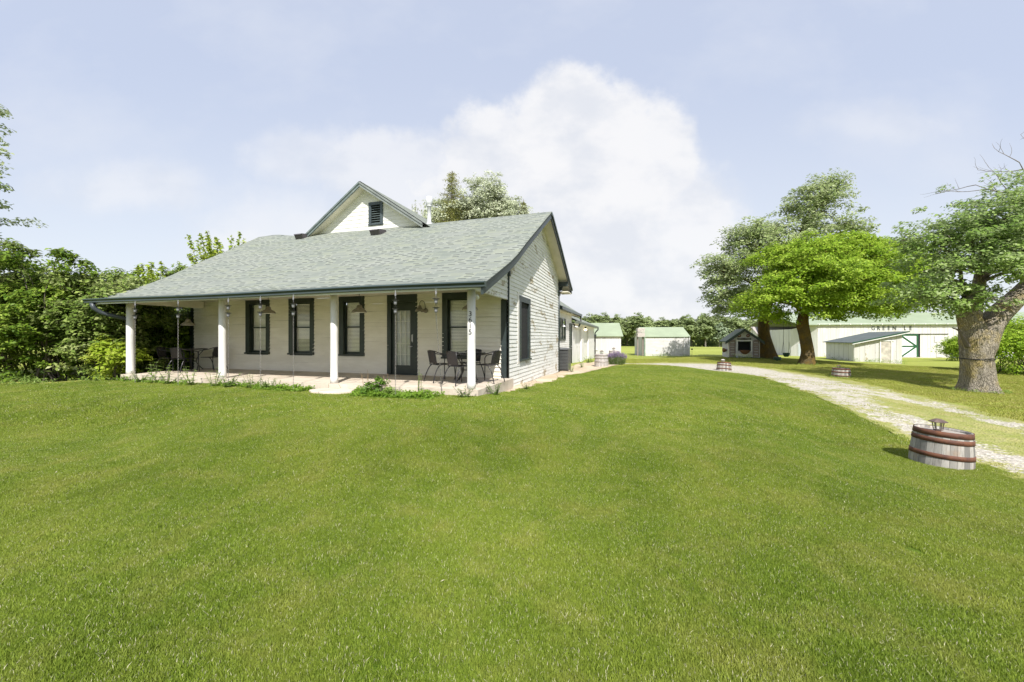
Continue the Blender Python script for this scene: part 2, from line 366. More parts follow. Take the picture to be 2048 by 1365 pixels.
def drivemat():
    t = NT('gravel_drive'); P = t.pos(); uvn = t.co('UV'); sp = t.nd('ShaderNodeSeparateXYZ'); t.l.new(uvn, sp.inputs[0]); U = sp.outputs[0]; V = sp.outputs[1]
    # two wheel tracks across the width (U 0..1) that merge into one broad pale band further up the drive (V)
    def band(c, w): return t.ramp(t.math('ABSOLUTE', t.math('SUBTRACT', U, c)), w, w*.25)
    tr = t.math('MAXIMUM', band(.20, .24), band(.83, .20))
    near = t.ramp(V, .42, .62); wide = t.ramp(t.math('ABSOLUTE', t.math('SUBTRACT', U, .42)), .5, .25)
    tm = t.mix(near, tr, wide)
    n1 = t.noise(1.6, 7, .7, P); n2 = t.noise(9, 5, .75, P); vo = t.nd('ShaderNodeTexVoronoi'); vo.inputs['Scale'].default_value = 26; t.l.new(P, vo.inputs['Vector'])
    f = t.math('ADD', t.math('MULTIPLY', tm, .36), t.math('ADD', t.math('MULTIPLY', n1, 1.2), t.math('MULTIPLY', n2, .95)))
    gm = t.ramp(t.math('SUBTRACT', f, t.math('MULTIPLY', t.math('SUBTRACT', 1, near), .11)), 1.20, 1.36)
    sp2 = t.nd('ShaderNodeSeparateColor'); t.l.new(vo.outputs['Color'], sp2.inputs[0])
    gravel = t.mix(sp2.outputs[0], (.33, .30, .245), (.58, .54, .47)); gravel = t.mix(t.ramp(n2, .5, .75, 0, .5), gravel, (.50, .44, .32))
    d = t.noise(1.7, 6, .65, P); b = t.noise(9, 5, .75, P)
    gr = t.mix(t.ramp(d, .35, .7), (.25, .28, .06), (.37, .34, .13)); gr = t.mix(t.ramp(b, .4, .75, 0, .6), gr, (.42, .37, .21)); gr = t.mix(t.ramp(t.noise(60, 3, .8, P), .4, .75, 0, .4), gr, (.12, .14, .05))
    return t.set(t.mix(gm, gr, gravel), .95, t.math('ADD', vo.outputs['Distance'], n2), .8, .03, spec=.15)
M_drive = drivemat()
DL = [(6.9,-6),(6.55,0),(6.4,3),(6.4,4.76),(6.5,5.41),(6.75,6.2),(6.95,6.88),(7.3,7.75),(7.6,8.67),(8.05,9.85),(8.85,11.83),(9.55,14.05),(9.95,16.5),(9.6,18.2),(8.6,19.0),(6.9,19.4),(5.4,19.6)]
DR = [(11.5,-6),(10.8,0),(10.5,3),(10.5,5.0),(10.7,6.5),(10.95,7.8),(11.3,9.0),(12.1,10.4),(12.5,11.8),(12.9,13.2),(13.5,15.3),(13.9,17.7),(13.9,20.0),(13.8,22.5),(13.2,25.4),(10.2,26.2),(7.2,24.6)]
def strip(name, A_, B_, dz, m, nu=14, k_=6):
    A_ = curve([(x, y, 0) for x, y in A_], k_); B_ = curve([(x, y, 0) for x, y in B_], k_); mb = MB(); vs = []
    for p, q in zip(A_, B_):
        for i in range(nu+1):
            c = p.lerp(q, i/nu); vs.append((c.x, c.y, hz(c.x, c.y)+dz))
    n = len(A_); fs = []; uvs = []
    for j in range(n-1):
        for i in range(nu):
            a = j*(nu+1)+i; fs.append((a, a+1, a+nu+2, a+nu+1)); uvs.append([(i/nu, j/n), ((i+1)/nu, j/n), ((i+1)/nu, (j+1)/n), (i/nu, (j+1)/n)])
    mb.add(vs, fs, uvs, True); o = mb.build(name, m); o['kind'] = 'structure'; return o
strip('driveway', DL, DR, .022, M_drive)

# ------------------------------------------------------------------ farmhouse (local x runs along the front to the right, y to the back)
HO = (-.119, 10.33, 0); HR = -R(17.51)
H = empty('farmhouse', HO, HR)
tag(H, 'white clapboard farmhouse with a long green shingle roof, front porch and attached rear garage', 'house')
def hw(A, B): # house plan to world xy
    c, s = math.cos(HR), math.sin(HR); return (HO[0]-A*c-B*s, HO[1]-A*s+B*c)
fw = lambda A, n, z: (-A, -n, z)            # front wall: u = A, n = outwards
gw = lambda B, n, z: (n, B, z)              # gable end wall: u = B
def clap(fn, u0, u1, z0, z1, *_, lap=.019, **__):
    return clap_(fn, u0, u1, z0, z1, *_, lap=lap, **__)
def clap_(fn, u0, u1, z0, z1, holes=(), lim=None, e=.112, warp=.002, step=.4, seed=0, lap=.019):
    mb = MB(); z = z0; r = 0
    while z < z1-.02:
        zt = min(z+e, z1); a, b = (u0, u1) if lim is None else lim(z); a2, b2 = (u0, u1) if lim is None else lim(zt)
        if b-a < .05: z += e; r += 1; continue
        iv = [(a, b)]
        for h in holes:
            if h[2] < (z+zt)/2 < h[3]:
                nv = []
                for p, q in iv:
                    if h[1] <= p or h[0] >= q: nv.append((p, q)); continue
                    if p < h[0]: nv.append((p, h[0]))
                    if q > h[1]: nv.append((h[1], q))
                iv = nv
        for p, q in iv:
            n = max(1, int((q-p)/step)); vs = []
            for i in range(n+1):
                uu = lerp(p, q, i/n); ut = uu
                if i == 0 and p == a: ut = a2
                if i == n and q == b: ut = b2
                w = warp*noise.noise((uu*.9+seed, z*2.7, 3.3)); w2 = warp*noise.noise((uu*.9+seed, z*2.7+.3, 7.1)); dz = warp*.7*noise.noise((uu*.5, z*9, seed))
                vs += [fn(uu, .001, z+dz), fn(uu, lap+w, z+dz), fn(ut, .004+w2, zt+dz*.5)]
            fs = []; uvs = []
            for i in range(n):
                k_ = i*3; ua = lerp(p, q, i/n); ub = lerp(p, q, (i+1)/n)
                fs += [(k_, k_+3, k_+4, k_+1), (k_+1, k_+4, k_+5, k_+2)]
                uvs += [[(ua, z+.001), (ub, z+.001), (ub, z+.002), (ua, z+.002)], [(ua, z+.002), (ub, z+.002), (ub, zt-.001), (ua, zt-.001)]]
            mb.add(vs, fs, uvs)
        z += e; r += 1
    return mb
def window(fn, u0, u1, z0, z1, name='window', blinds=(0, 1), sag=0, frame=M_green2, top=.2, side=.16, upper=None):
    mb = MB(); w = side
    mb.box((u0, u0+w), (-.10, .036), (z0+.05, z1-top), fn=fn); mb.box((u1-w, u1), (-.10, .036), (z0+.05, z1-top), fn=fn)
    mb.box((u0, u1), (-.10, .040), (z1-top, z1), fn=fn); mb.box((u0-.015, u1+.015), (-.10, .075), (z0, z0+.05), fn=fn)
    fr = mb.build(name, frame, H)
    a, b, c, d = u0+w, u1-w, z0+.05, z1-top; m = (c+d)/2+.02
    s = MB()
    for (p, q, n) in ((c, m+.02, -.085), (m-.02, d, -.055)):
        s.box((a, a+.035), (n-.015, n+.015), (p, q), fn=fn); s.box((b-.035, b), (n-.015, n+.015), (p, q), fn=fn)
        s.box((a+.035, b-.035), (n-.015, n+.014), (p, p+(.06 if n < -.07 else .04)), fn=fn); s.box((a+.035, b-.035), (n-.015, n+.014), (q-.035, q), fn=fn)
    s.build('sash', M_green2, fr)
    j = MB(); j.box((a+.002, a+.03), (-.145, -.131), (c, d), fn=fn); j.box((b-.03, b-.002), (-.145, -.131), (c, d), fn=fn); j.build('jamb', M_sash, fr)
    g = MB(); g.add([fn(a+.03, -.07, m), fn(b-.03, -.07, m), fn(b-.03, -.07, d-.03), fn(a+.03, -.07, d-.03)], [(0, 1, 2, 3)])
    g.add([fn(a+.03, -.10, c+.05), fn(b-.03, -.10, c+.05), fn(b-.03, -.10, m), fn(a+.03, -.10, m)], [(0, 1, 2, 3)]); g.build('glass', M_glass, fr)
    bl = MB(); zz = lerp(c, d, blinds[0])+.03; zt = d-.02
    while zz < zt:
        t = .026 if sag == 0 else (.019 if (zz-c)/(d-c) < .25 or (zz-c)/(d-c) > .62 else .028)
        q = random.uniform(-.001, .001); bl.add([fn(a+.035, -.130, zz+q), fn(b-.035, -.130, zz-q), fn(b-.035, -.112, zz+t*1.25), fn(a+.035, -.112, zz+t*1.25)], [(0, 1, 2, 3)])
        bl.box((a+.09, a+.094), (-.124, -.121), (zz, zz+.041), fn=fn); zz += .041
    bl.build('blinds', M_blind, fr)
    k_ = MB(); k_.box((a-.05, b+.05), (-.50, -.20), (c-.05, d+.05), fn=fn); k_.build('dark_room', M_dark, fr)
    return fr
# front wall
RZ = [(-2.86, 2.40), (-2.0, 2.77), (-1.2, 3.12), (-.6, 3.42), (.1, 3.83), (.8, 4.22), (1.6, 4.66), (2.5, 5.16), (3.2, 5.54), (3.55, 5.74), (4.2, 5.45), (5.2, 5.00), (6.4, 4.42), (7.4, 3.93), (8.15, 3.60)]
def roofz(B):
    for (b0, z0), (b1, z1) in zip(RZ, RZ[1:]):
        if b0 <= B <= b1: return lerp(z0, z1, (B-b0)/(b1-b0))
    return RZ[0][1] if B < RZ[0][0] else RZ[-1][1]
WIN = [(8.19, 9.24, .81, 2.67), (6.38, 7.39, .81, 2.66), (4.50, 5.42, .80, 2.65), (.93, 1.91, .77, 2.62)]
DOOR = (2.70, 3.70, .25, 2.60)
holes = [(a+.05, b-.05, c, d) for a, b, c, d in WIN]+[(DOOR[0]+.05, DOOR[1]-.05, .2, DOOR[3])]
clap(fw, .16, 11.7, .23, 2.74, holes, warp=.014, seed=4, lap=.032).build('front_wall', M_porch, H)
for i, (a, b, c, d) in enumerate(WIN): window(fw, a, b, c, d, blinds=(0, .02, .03, 0)[i:i+1] or (0,), sag=(0, 1, 0, 0)[i])
# french door
mb = MB(); a, b, c, d = DOOR
mb.box((a, a+.13), (-.09, .036), (c, d-.22), fn=fw); mb.box((b-.13, b), (-.09, .036), (c, d-.22), fn=fw); mb.box((a, b), (-.09, .040), (d-.22, d), fn=fw)
mb.box((a+.13, b-.13), (-.07, .06), (c, c+.04), fn=fw)
mb.box((a+.13, a+.26), (-.06, -.02), (c+.04, d-.22), fn=fw); mb.box((b-.26, b-.13), (-.06, -.02), (c+.04, d-.22), fn=fw)
mb.box((a+.26, b-.26), (-.06, -.02), (c+.04, c+.30), fn=fw); mb.box((a+.26, b-.26), (-.06, -.02), (d-.46, d-.22), fn=fw)
dr = mb.build('front_door', M_green2, H)
ga, gb, gc, gd = a+.26-.06, b-.26, c+.30, d-.46
g = MB(); g.add([fw(ga, -.045, gc), fw(gb, -.045, gc), fw(gb, -.045, gd), fw(ga, -.045, gd)], [(0, 1, 2, 3)]); g.build('glass', M_glass, dr)
g = MB()
for i in (1, 2): x = lerp(a+.26, gb, i/3); g.box((x-.009, x+.009), (-.040, -.028), (gc, gd), fn=fw)
for i in range(1, 5): z = lerp(gc, gd, i/5); g.box((a+.26, gb), (-.041, -.027), (z-.009, z+.009), fn=fw)
g.box((a+.26, a+.272), (-.041, -.026), (gc, gd), fn=fw); g.box((gb-.012, gb), (-.041, -.026), (gc, gd), fn=fw)
g.build('glazing_bars', M_sash, dr)
g = MB(); n = 60
vs = []; 
for i in range(n+1):
    uu = lerp(a+.2, b-.2, i/n); w = .02*math.sin(i*.9)+.012*math.sin(i*2.3)
    vs += [fw(uu, -.10+w, c), fw(uu, -.10+w, d-.3)]
g.add(vs, [(2*i, 2*i+2, 2*i+3, 2*i+1) for i in range(n)], smooth=True); g.build('curtain', paint('grey_curtain', (.62, .63, .60), .9, .2, 3), dr)
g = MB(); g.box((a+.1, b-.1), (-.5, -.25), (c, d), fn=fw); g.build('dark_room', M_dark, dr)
g = MB(); g.box((a+.165, a+.195), (-.02, -.008), (1.22, 1.45), fn=fw); g.tube([fw(a+.18, -.01, 1.10), fw(a+.18, .03, 1.10), fw(a+.30, .035, 1.10)], .011, 8)
g.tube([fw(a+.18, -.01, 1.44), fw(a+.18, .03, 1.43), fw(a+.18, .03, 1.25), fw(a+.18, -.01, 1.24)], .008, 8); g.build('handle', M_steel, dr)
# gable end wall and porch end panel
def gl(z):
    lo = -2.36 if z < 9 else 0
    B0 = None
    bs_ = [b_ for b_, z_ in RZ]
    def cross(side):
        pts = [(b_, z_-.07) for b_, z_ in RZ if (b_ <= 3.55 if side < 0 else b_ >= 3.55)]
        for (p, q), (r_, s_) in zip(pts, pts[1:]):
            if min(q, s_) <= z <= max(q, s_): return lerp(p, r_, (z-q)/(s_-q) if s_ != q else 0)
        return None
    l = cross(-1); r_ = cross(1)
    if z > 5.62: return (3.5, 3.5)
    if l is None: l = -2.7
    if r_ is None: r_ = 7.15
    return (max(l, 0), min(r_, 7.15))
clap(gw, 0, 7.15, -.25, 5.66, [(1.15, 2.14, .7, 2.55)], gl, warp=.002, seed=11).build('gable_wall', M_side, H)
def gl2(z):
    l, r_ = None, 0
    for (p, q), (b_, s_) in zip(RZ, RZ[1:]):
        if q-.07 <= z <= s_-.07 and b_ < .3: l = lerp(p, b_, (z-q+.07)/(s_-q))
    if l is None: l = -2.62 if z < 2.5 else 0
    return (max(l, -2.62), -.022)
clap(gw, -2.6, -.01, 2.36, 3.62, (), gl2, warp=.003, seed=5).build('porch_end_siding', M_side, H)
window(gw, 1.04, 2.26, .66, 2.58, frame=M_green, side=.17, top=.17)
t = MB(); t.box((.86, 1.03), (.004, .024), (.60, 2.66), fn=gw); t.build('white_side_casing', paint('peeled_casing', (.76, .73, .68), .6, .1, 3, dirt=(.5, .40, .30)), H)
bd = MB(); bd.box((-.02, 7.15), (.002, .030), (-.42, -.22), fn=gw); bd.build('skirt_board', M_side, H)
# corner boards, conduits
t = MB(); t.box((.022, .175), (.0, .030), (.05, 2.36), fn=fw); t.build('corner_board', M_green, H)
t = MB(); t.box((11.70, 11.86), (-.02, .030), (.2, 2.62), fn=fw); t.build('corner_board', M_green2, H)
t = MB(); t.tube([(.035, -.01, 3.25), (.04, -.01, 2.9), (.035, -.01, 2.4), (.03, -.01, -.02)], .022, 8); t.box((.01, .09), (-.05, .03), (2.98, 3.12)); t.build('conduit', M_green, H)
t = MB(); t.tube([(.04, 7.12, 3.75), (.03, 7.13, 2.0), (.03, 7.13, -.3)], .04, 8); t.box((.0, .10), (7.06, 7.2), (3.2, 3.36)); t.build('conduit', M_green, H)
# solid body behind the siding
t = MB(); t.box((-11.8, -.02), (.56, 7.1), (-.3, 2.4)); t.build('inner_wall', M_dark, H)
# roof
def rfull(A, B):
    w = .03*noise.noise((A*.45, B*.6, 1.7)); ridge = .16*max(0, (A-3)/10)**1.5*max(0, 1-abs(B-3.55)/6); lump = .07*math.exp(-((A-12)/.7)**2-((B-3.2)/1.2)**2)-.06*math.exp(-((A-10.8)/.7)**2-((B-3.2)/1.5)**2)
    return roofz(B)+w*min(1, max(0, (A+.47)/.9))+ridge+lump
def AL(B): return lerp(11.45, 13.0, min(1, max(0, (B+2.86)/(3.55+2.86)))**1.0)
mb = MB(); nu = 70
bs_ = []
for (b0, z0), (b1, z1) in zip(RZ, RZ[1:]):
    k_ = max(1, int((b1-b0)/.35)); bs_ += [lerp(b0, b1, i/k_) for i in range(k_)]
bs_.append(RZ[-1][0]); vs = []; uvv = []; L = 0
for j, B in enumerate(bs_):
    if j: L += math.hypot(B-bs_[j-1], roofz(B)-roofz(bs_[j-1]))
    for i in range(nu+1):
        A = lerp(-.47, AL(B), i/nu); w = .03*noise.noise((A*.45, B*.6, 1.7)); edge = min(1, i/5)
        ridge = .16*max(0, (A-3)/10)**1.5*max(0, 1-abs(B-3.55)/6); lump = .07*math.exp(-((A-12)/.7)**2-((B-3.2)/1.2)**2)-.06*math.exp(-((A-10.8)/.7)**2-((B-3.2)/1.5)**2)
        vs.append((-A, B, roofz(B)+w*edge+ridge+lump)); uvv.append((A, L))
fs = []; uvs = []
for j in range(len(bs_)-1):
    for i in range(nu):
        a = j*(nu+1)+i; q = (a, a+1, a+nu+2, a+nu+1); fs.append(q); uvs.append([uvv[x] for x in q])
n0 = len(vs); mb.add(vs, fs, uvs, True)
mb.add([(x, y, z-.05) for x, y, z in vs], fs, uvs, True)
for j in range(len(bs_)-1):
    for i in (0, nu):
        a = j*(nu+1)+i; b = a+nu+1; mb.f.append((a, b, b+n0, a+n0))
for i in range(nu):
    for j in (0, len(bs_)-1):
        a = j*(nu+1)+i; mb.f.append((a, a+1, a+1+n0, a+n0))
mb.build('main_roof', M_roof, H)
def raker(A, w, B0, B1, h, off=.05, n_=24):
    t = MB(); P = [lerp(B0, B1, i/n_) for i in range(n_+1)]
    for i, B in enumerate(P): z = roofz(B)-off; t.v += [(-A, B, z), (-A+w, B, z), (-A+w, B, z-h), (-A, B, z-h)]
    for i in range(n_):
        for q in range(4): t.f.append((i*4+q, i*4+(q+1) % 4, i*4+4+(q+1) % 4, i*4+4+q))
    t.f += [(0, 1, 2, 3), tuple(n_*4+q for q in range(4))]; return t
raker(-.40, .05, -2.86, 3.55, .17, .045).build('rake_board', M_green, H)
raker(-.40, .05, 3.552, 8.15, .19, .045).build('rake_board', M_green, H)
raker(-.455, .035, 3.5, 8.16, .085, .02).build('rake_trim', paint('rake_trim_green', (.075, .10, .098), .35, .2, 4), H)
raker(-.02, .375, .05, 3.54, .02, .10).build('rake_soffit', M_cream, H); raker(-.02, .375, 3.56, 8.05, .02, .10).build('rake_soffit', M_cream, H)
raker(.02, .04, -2.6, 7.14, .10, .055, 40).build('frieze_board', M_side2, H)
t = MB(); t.box((.0, .43), (7.18, 8.12), (3.34, 3.38)); t.box((.0, .40), (8.10, 8.14), (3.38, 3.62)); t.build('rear_eave_soffit', M_cream, H)
t = MB(); t.tube([(.38, 7.25, 3.78), (.2, 7.28, 3.72), (.06, 7.3, 3.42)], .05, 8)
t.box((.03, .42), (7.19, 7.24), (3.60, 3.80)); t.build('bracket', M_green, H)
for B, z, r_ in ((3.35, 5.46, .11), (1.85, 4.60, .07), (-.2, 3.48, .09)):
    t = MB(); t.lathe([(.0, -.04), (r_, -.04), (r_, .04), (.0, .04)], 14, Matrix.Translation((.22, B, z))@Matrix.Rotation(R(90), 4, 'Y')); t.box((.05, .4), (B-.02, B+.02), (z+.02, z+.08)); t.build('bracket', M_green, H)
# gutter, fascia, ceiling
t = MB(); gp = [(-2.82, 2.44), (-2.93, 2.44), (-2.95, 2.41), (-2.91, 2.37), (-2.91, 2.335), (-2.82, 2.325)]
nn = 30; vs = []
for i in range(nn+1):
    A = lerp(-.50, 11.72, i/nn); s = .012*math.sin(A*.7)
    vs += [(-A, y, z+s) for y, z in gp]
fs = []
for i in range(nn):
    for q in range(6): fs.append((i*6+q, i*6+(q+1) % 6, i*6+6+(q+1) % 6, i*6+6+q))
t.add(vs, fs+[tuple(range(6)), tuple(nn*6+q for q in range(6))]); t.build('gutter', M_gutter, H)
t = MB(); t.box((-11.45, .40), (-2.815, -2.79), (2.30, 2.37)); t.build('fascia', M_white, H)
t = MB(); t.box((-11.4, -.0), (-2.24, -.04), (2.60, 2.62)); t.box((-11.4, -.01), (-2.42, -2.26), (2.37, 2.50)); t.box((-11.3, -11.14), (-2.25, -.06), (2.37, 2.63)); t.box((-11.4, -.03), (-2.78, -2.43), (2.355, 2.37)); t.build('porch_ceiling', M_cream, H)
t = MB(); t.box((-.03, .0), (-2.6, -.05), (2.352, 2.364)); t.build('porch_end_trim', M_white, H)
t = MB(); t.tube([(-11.40, -2.88, 2.33), (-11.38, -2.86, 2.20), (-11.32, -2.75, 2.08), (-11.2, -2.5, 1.98), (-10.98, -2.3, 1.90)], .06, 12)
for i in range(16):
    p = Vector((-11.55, -2.88, 2.28)).lerp(Vector((-11.35, -2.7, 2.05)), i/16)
o = t.build('downspout', paint('dark_corrugated_pipe', (.05, .06, .07), .4), H)
# porch floor (slab) and columns
t = MB()
def slab_pt(A, B, z): return (-A, B, z)
for (A0, A1) in ((-.16, 3.60), (3.612, 7.25), (7.262, 11.06)):
    n_ = 8
    t.box((-A1, -A0), (-2.42, .01), (-.12, .285 if A0 > 0 else .28))
t.build('porch_floor', M_slab, H)
M_col = paint('column_white', (.70, .69, .66), .5, .08, 3.5, dirt=(.56, .53, .47))
cols = []
for A, rr in ((.04, .088), (3.55, .085), (7.16, .088), (10.85, .092)):
    t = MB(); pf = [(rr+.004, .27), (rr+.004, .42), (rr, .43), (rr, 1.4), (rr*.98, 2.38)]
    t.lathe(pf, 28, Matrix.Translation((-A, -2.30, 0)), (True, True)); cols.append(t.build('column', M_col, H))
# house number on the near column (its face towards the road)
def text_mesh(s, size, depth=.004):
    cu = bpy.data.curves.new('t', 'FONT'); cu.body = s; cu.size = size; cu.extrude = depth; cu.align_x = 'CENTER'
    ob = bpy.data.objects.new('t', cu); COL.objects.link(ob); bpy.context.view_layer.update()
    me = bpy.data.meshes.new_from_object(ob.evaluated_get(bpy.context.evaluated_depsgraph_get())); bpy.data.objects.remove(ob); return me
M_num = NT('black_letters').set((.012, .012, .014), .4)
for i, ch in enumerate('3615'):
    me = text_mesh(ch, .15); me.materials.clear(); me.materials.append(M_num); me.name = 'house_number'
    o = bpy.data.objects.new('house_number', me); COL.objects.link(o); o.parent = cols[0]
    ang = R(9); o.location = (-.04+math.sin(ang)*.093, -2.30-math.cos(ang)*.093, 1.80-i*.125); o.rotation_euler = (R(90), 0, ang)
t = MB(); t.lathe([(.0, -.05), (.045, -.045), (.045, .03), (.02, .06)], 14, Matrix.Translation((-.0, -2.1, 2.23))@Matrix.Rotation(R(60), 4, 'X'), (True, True)); t.build('porch_light_housing', M_white, H)

# roof vents, flue
for A, B in ((9.85, 2.95), (5.95, 2.62)):
    z = rfull(A, B)+.02
    t = MB(); sl_ = math.atan(.56); M = Matrix.Translation((-A, B, z))@Matrix.Rotation(sl_, 4, 'X')
    t.add([M@Vector(p) for p in [(-.21, -.2, -.02), (.21, -.2, -.02), (.21, .22, -.02), (-.21, .22, -.02), (-.21, -.2, .20), (.21, -.2, .20), (.21, .22, .05), (-.21, .22, .05), (-.17, -.26, .18), (.17, -.26, .18)]],
          [(0, 1, 5, 4), (1, 2, 6, 5), (2, 3, 7, 6), (3, 0, 4, 7), (4, 5, 6, 7), (4, 5, 9, 8)]); t.build('roof_vent', M_brown, H)
t = MB(); M = Matrix.Translation((-4.45, 3.75, 5.6)); t.lathe([(.16, .0), (.12, .2), (.075, .26), (.075, .86), (.105, .87), (.105, .90), (.085, .91), (.125, .93), (.125, 1.24), (.0, 1.26)], 20, M); t.build('flue_pipe', M_steel, H)
t = MB(); M = Matrix.Translation((-3.3, 4.3, 5.35)); t.lathe([(.08, .0), (.05, .3), (.09, .32), (.09, .40), (.0, .43)], 14, M); t.build('vent_pipe', M_steel, H)

# rear wing with the small front gable that rises over the ridge
RA, RZt, SL = 7.08, 7.50, .70
t = MB()
def wp(A): return RZt-SL*abs(A-RA) if A >= RA else RZt-.665*(RA-A)
segs = [(2.98, 7.2, 2.2), (7.2, 14.85, -.02)]
for b0, b1, a0 in segs:
    n_ = 12
    for i in range(n_):
        for (A0, A1) in ((a0, RA), (RA, 12.6)):
            B0, B1 = lerp(b0, b1, i/n_), lerp(b0, b1, (i+1)/n_)
            L0, L1 = 0, math.hypot(A1-A0, wp(A1)-wp(A0))
            q = [(-A0, B0, wp(A0)), (-A1, B0, wp(A1)), (-A1, B1, wp(A1)), (-A0, B1, wp(A0))]
            t.add(q, [(0, 1, 2, 3)], [[(B0, L0), (B0, L1), (B1, L1), (B1, L0)]])
            t.add([(x, y, z-.06) for x, y, z in q], [(0, 1, 2, 3)], [[(B0, L0), (B0, L1), (B1, L1), (B1, L0)]])
t.build('gable_roof', M_roof, H)
for A1, s in ((4.3, 0), (9.95, 1)):
    t = MB(); n_ = 1
    for B0, B1, o1, o2, off in ((2.95, 3.0, .03, .22, 0), (2.92, 2.95, .03, .11, 0)):
        za, zb = wp(RA)-o1, wp(A1)-o1; h = o2-o1
        P = [(-RA, B0, za), (-A1, B0, zb), (-A1, B0, zb-h), (-RA, B0, za-h)]; P += [(x, B1, z) for x, y, z in P]
        t.add(P, [(0, 1, 2, 3), (4, 5, 6, 7), (0, 1, 5, 4), (3, 2, 6, 7), (1, 2, 6, 5), (0, 3, 7, 4)])
    t.build('gable_rake_board', paint('faded_green_trim_%d' % s, (.15, .185, .178) if s else (.22, .24, .225), .45, .25, 3, dirt=(.4, .4, .36)), H)
    t = MB(); za, zb = wp(RA)-.20, wp(A1)-.20
    t.add([(-RA, 3.0, za), (-A1, 3.0, zb), (-A1, 3.36, zb), (-RA, 3.36, za)], [(0, 1, 2, 3)]); t.build('gable_soffit', M_cream, H)
clap(lambda A, n, z: (-A, 3.36-n, z), 4.6, 9.6, 5.35, 7.3, [(6.29, 6.9, 5.83, 6.7)], lambda z: (RA-(RZt-.2-z)/.665, RA+(RZt-.2-z)/.70) if z < 7.3 else (RA, RA), e=.155, warp=.002).build('gable_front_siding', M_side2, H)
dv = lambda A, n, z: (-A, 3.36-n, z)
t = MB(); a, b, c, d = 6.27, 6.93, 5.83, 6.74
t.box((a, a+.12), (.0, .05), (c+.05, d-.12), fn=dv); t.box((b-.12, b), (.0, .05), (c+.05, d-.12), fn=dv); t.box((a, b), (.0, .055), (d-.12, d), fn=dv); t.box((a-.02, b+.02), (.0, .06), (c, c+.05), fn=dv)
lv = t.build('louvre_vent', paint('vent_green', (.06, .078, .085), .45, .25, 4), H)
t = MB()
for i in range(8):
    z = lerp(c+.06, d-.20, i/7.); t.add([dv(a+.12, .035, z), dv(b-.12, .035, z), dv(b-.12, -.02, z+.055), dv(a+.12, -.02, z+.055)], [(0, 1, 2, 3)]); t.add([dv(a+.12, .035, z), dv(b-.12, .035, z), dv(b-.12, .035, z+.018), dv(a+.12, .035, z+.018)], [(0, 1, 2, 3)])
t.build('slats', paint('slat_green', (.085, .11, .11), .5, .2, 4), lv)
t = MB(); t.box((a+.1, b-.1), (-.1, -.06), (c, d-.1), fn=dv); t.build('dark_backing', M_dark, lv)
# wing side wall and garage wall (plane A = .3)
ww = lambda B, n, z: (-.30+n, B, z)
clap(ww, 7.16, 12.85, -.35, 2.95, [(8.98, 10.6, 1.2, 2.3), (12.0, 12.75, -.4, 2.15)], warp=.003, seed=8).build('wing_wall', M_side2, H)
t = MB(); t.box((-.32, -.06), (7.2, 14.8), (2.62, 2.65)); t.box((-.30, .0), (12.86, 14.8), (2.66, 2.72)); t.build('wing_soffit', M_cream, H)
t = MB(); t.box((-.06, .06), (7.9, 14.9), (2.66, 2.80)); o = t.build('wing_gutter', M_gutter, H)
t = MB(); t.tube([(.0, 14.6, 2.66), (-.0, 14.6, 2.35), (-.05, 14.3, 2.05), (-.2, 13.6, 1.98), (-.24, 13.0, 2.2)], .05, 8); t.build('downspout', M_black, H)
t = MB(); a, b, c, d = 8.94, 10.64, 1.2, 2.32
t.box((a, b), (.0, .05), (d-.1, d), fn=ww); t.box((a, b), (.0, .05), (c, c+.09), fn=ww); t.box((a, a+.14), (.0, .05), (c+.09, d-.1), fn=ww); t.box((b-.14, b), (.0, .05), (c+.09, d-.1), fn=ww)
t.box((a+.75, a+.9), (.0, .045), (c+.09, d-.1), fn=ww); fr = t.build('window', M_green2, H)
t = MB(); t.add([ww(a+.1, .01, c), ww(b-.1, .01, c), ww(b-.1, .01, d), ww(a+.1, .01, d)], [(0, 1, 2, 3)]); t.build('glass', M_glass, fr)
for p_, q_ in ((.16, .3), (1.0, 1.2)): t = MB(); t.box((a+p_, a+q_), (-.1, -.06), (c, d), fn=ww); t.build('curtain', M_white, fr)
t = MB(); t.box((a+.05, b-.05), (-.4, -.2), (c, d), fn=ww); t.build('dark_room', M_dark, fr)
t = MB(); t.box((11.95, 12.08), (.0, .04), (-.3, 2.15), fn=ww); t.box((12.70, 12.82), (.0, .04), (-.3, 2.15), fn=ww); t.box((12.08, 12.70), (.0, .041), (2.05, 2.15), fn=ww); t.box((12.08, 12.70), (-.03, .01), (-.3, 2.05), fn=ww); dd = t.build('side_door', M_green2, H)
t = MB(); t.tube([ww(12.62, .0, .85), ww(12.62, .07, .85), ww(12.45, .08, .85)], .014, 8); t.build('handle', M_steel, dd)
M_gar = paint('garage_white_boards', (.78, .77, .75), .6, .08, 1.2, dirt=(.64, .63, .6))
t = MB(); zt = 2.18
for a, b in ((12.86, 14.2), (17.3, 18.4), (21.6, 26.0)): t.box((a, b), (-.1, .0), (-.5, zt), fn=ww)
for a, b in ((14.2, 17.3), (18.4, 21.6)): t.box((a, b), (-.1, .0), (1.92, zt), fn=ww)
t.box((-5, -.31), (25.9, 26.0), (-.6, 2.4)); t.build('garage_wall', M_gar, H)
for a, b in ((14.2, 17.3), (18.4, 21.6)):
    t = MB(); n_ = 6
    for i in range(n_): t.box((lerp(a, b, i/n_)+.006, lerp(a, b, (i+1)/n_)-.006), (-.16, -.12+.004*(i % 2)), (-.5, 1.92), fn=ww)
    gd_ = t.build('garage_door', M_gar, H)
    t = MB(); t.tube([ww(b-1.6, -.12, .9), ww(b-1.6, -.05, .9), ww(b-1.3, -.05, .9)], .015, 6); t.build('handle', M_steel, gd_)
t = MB()
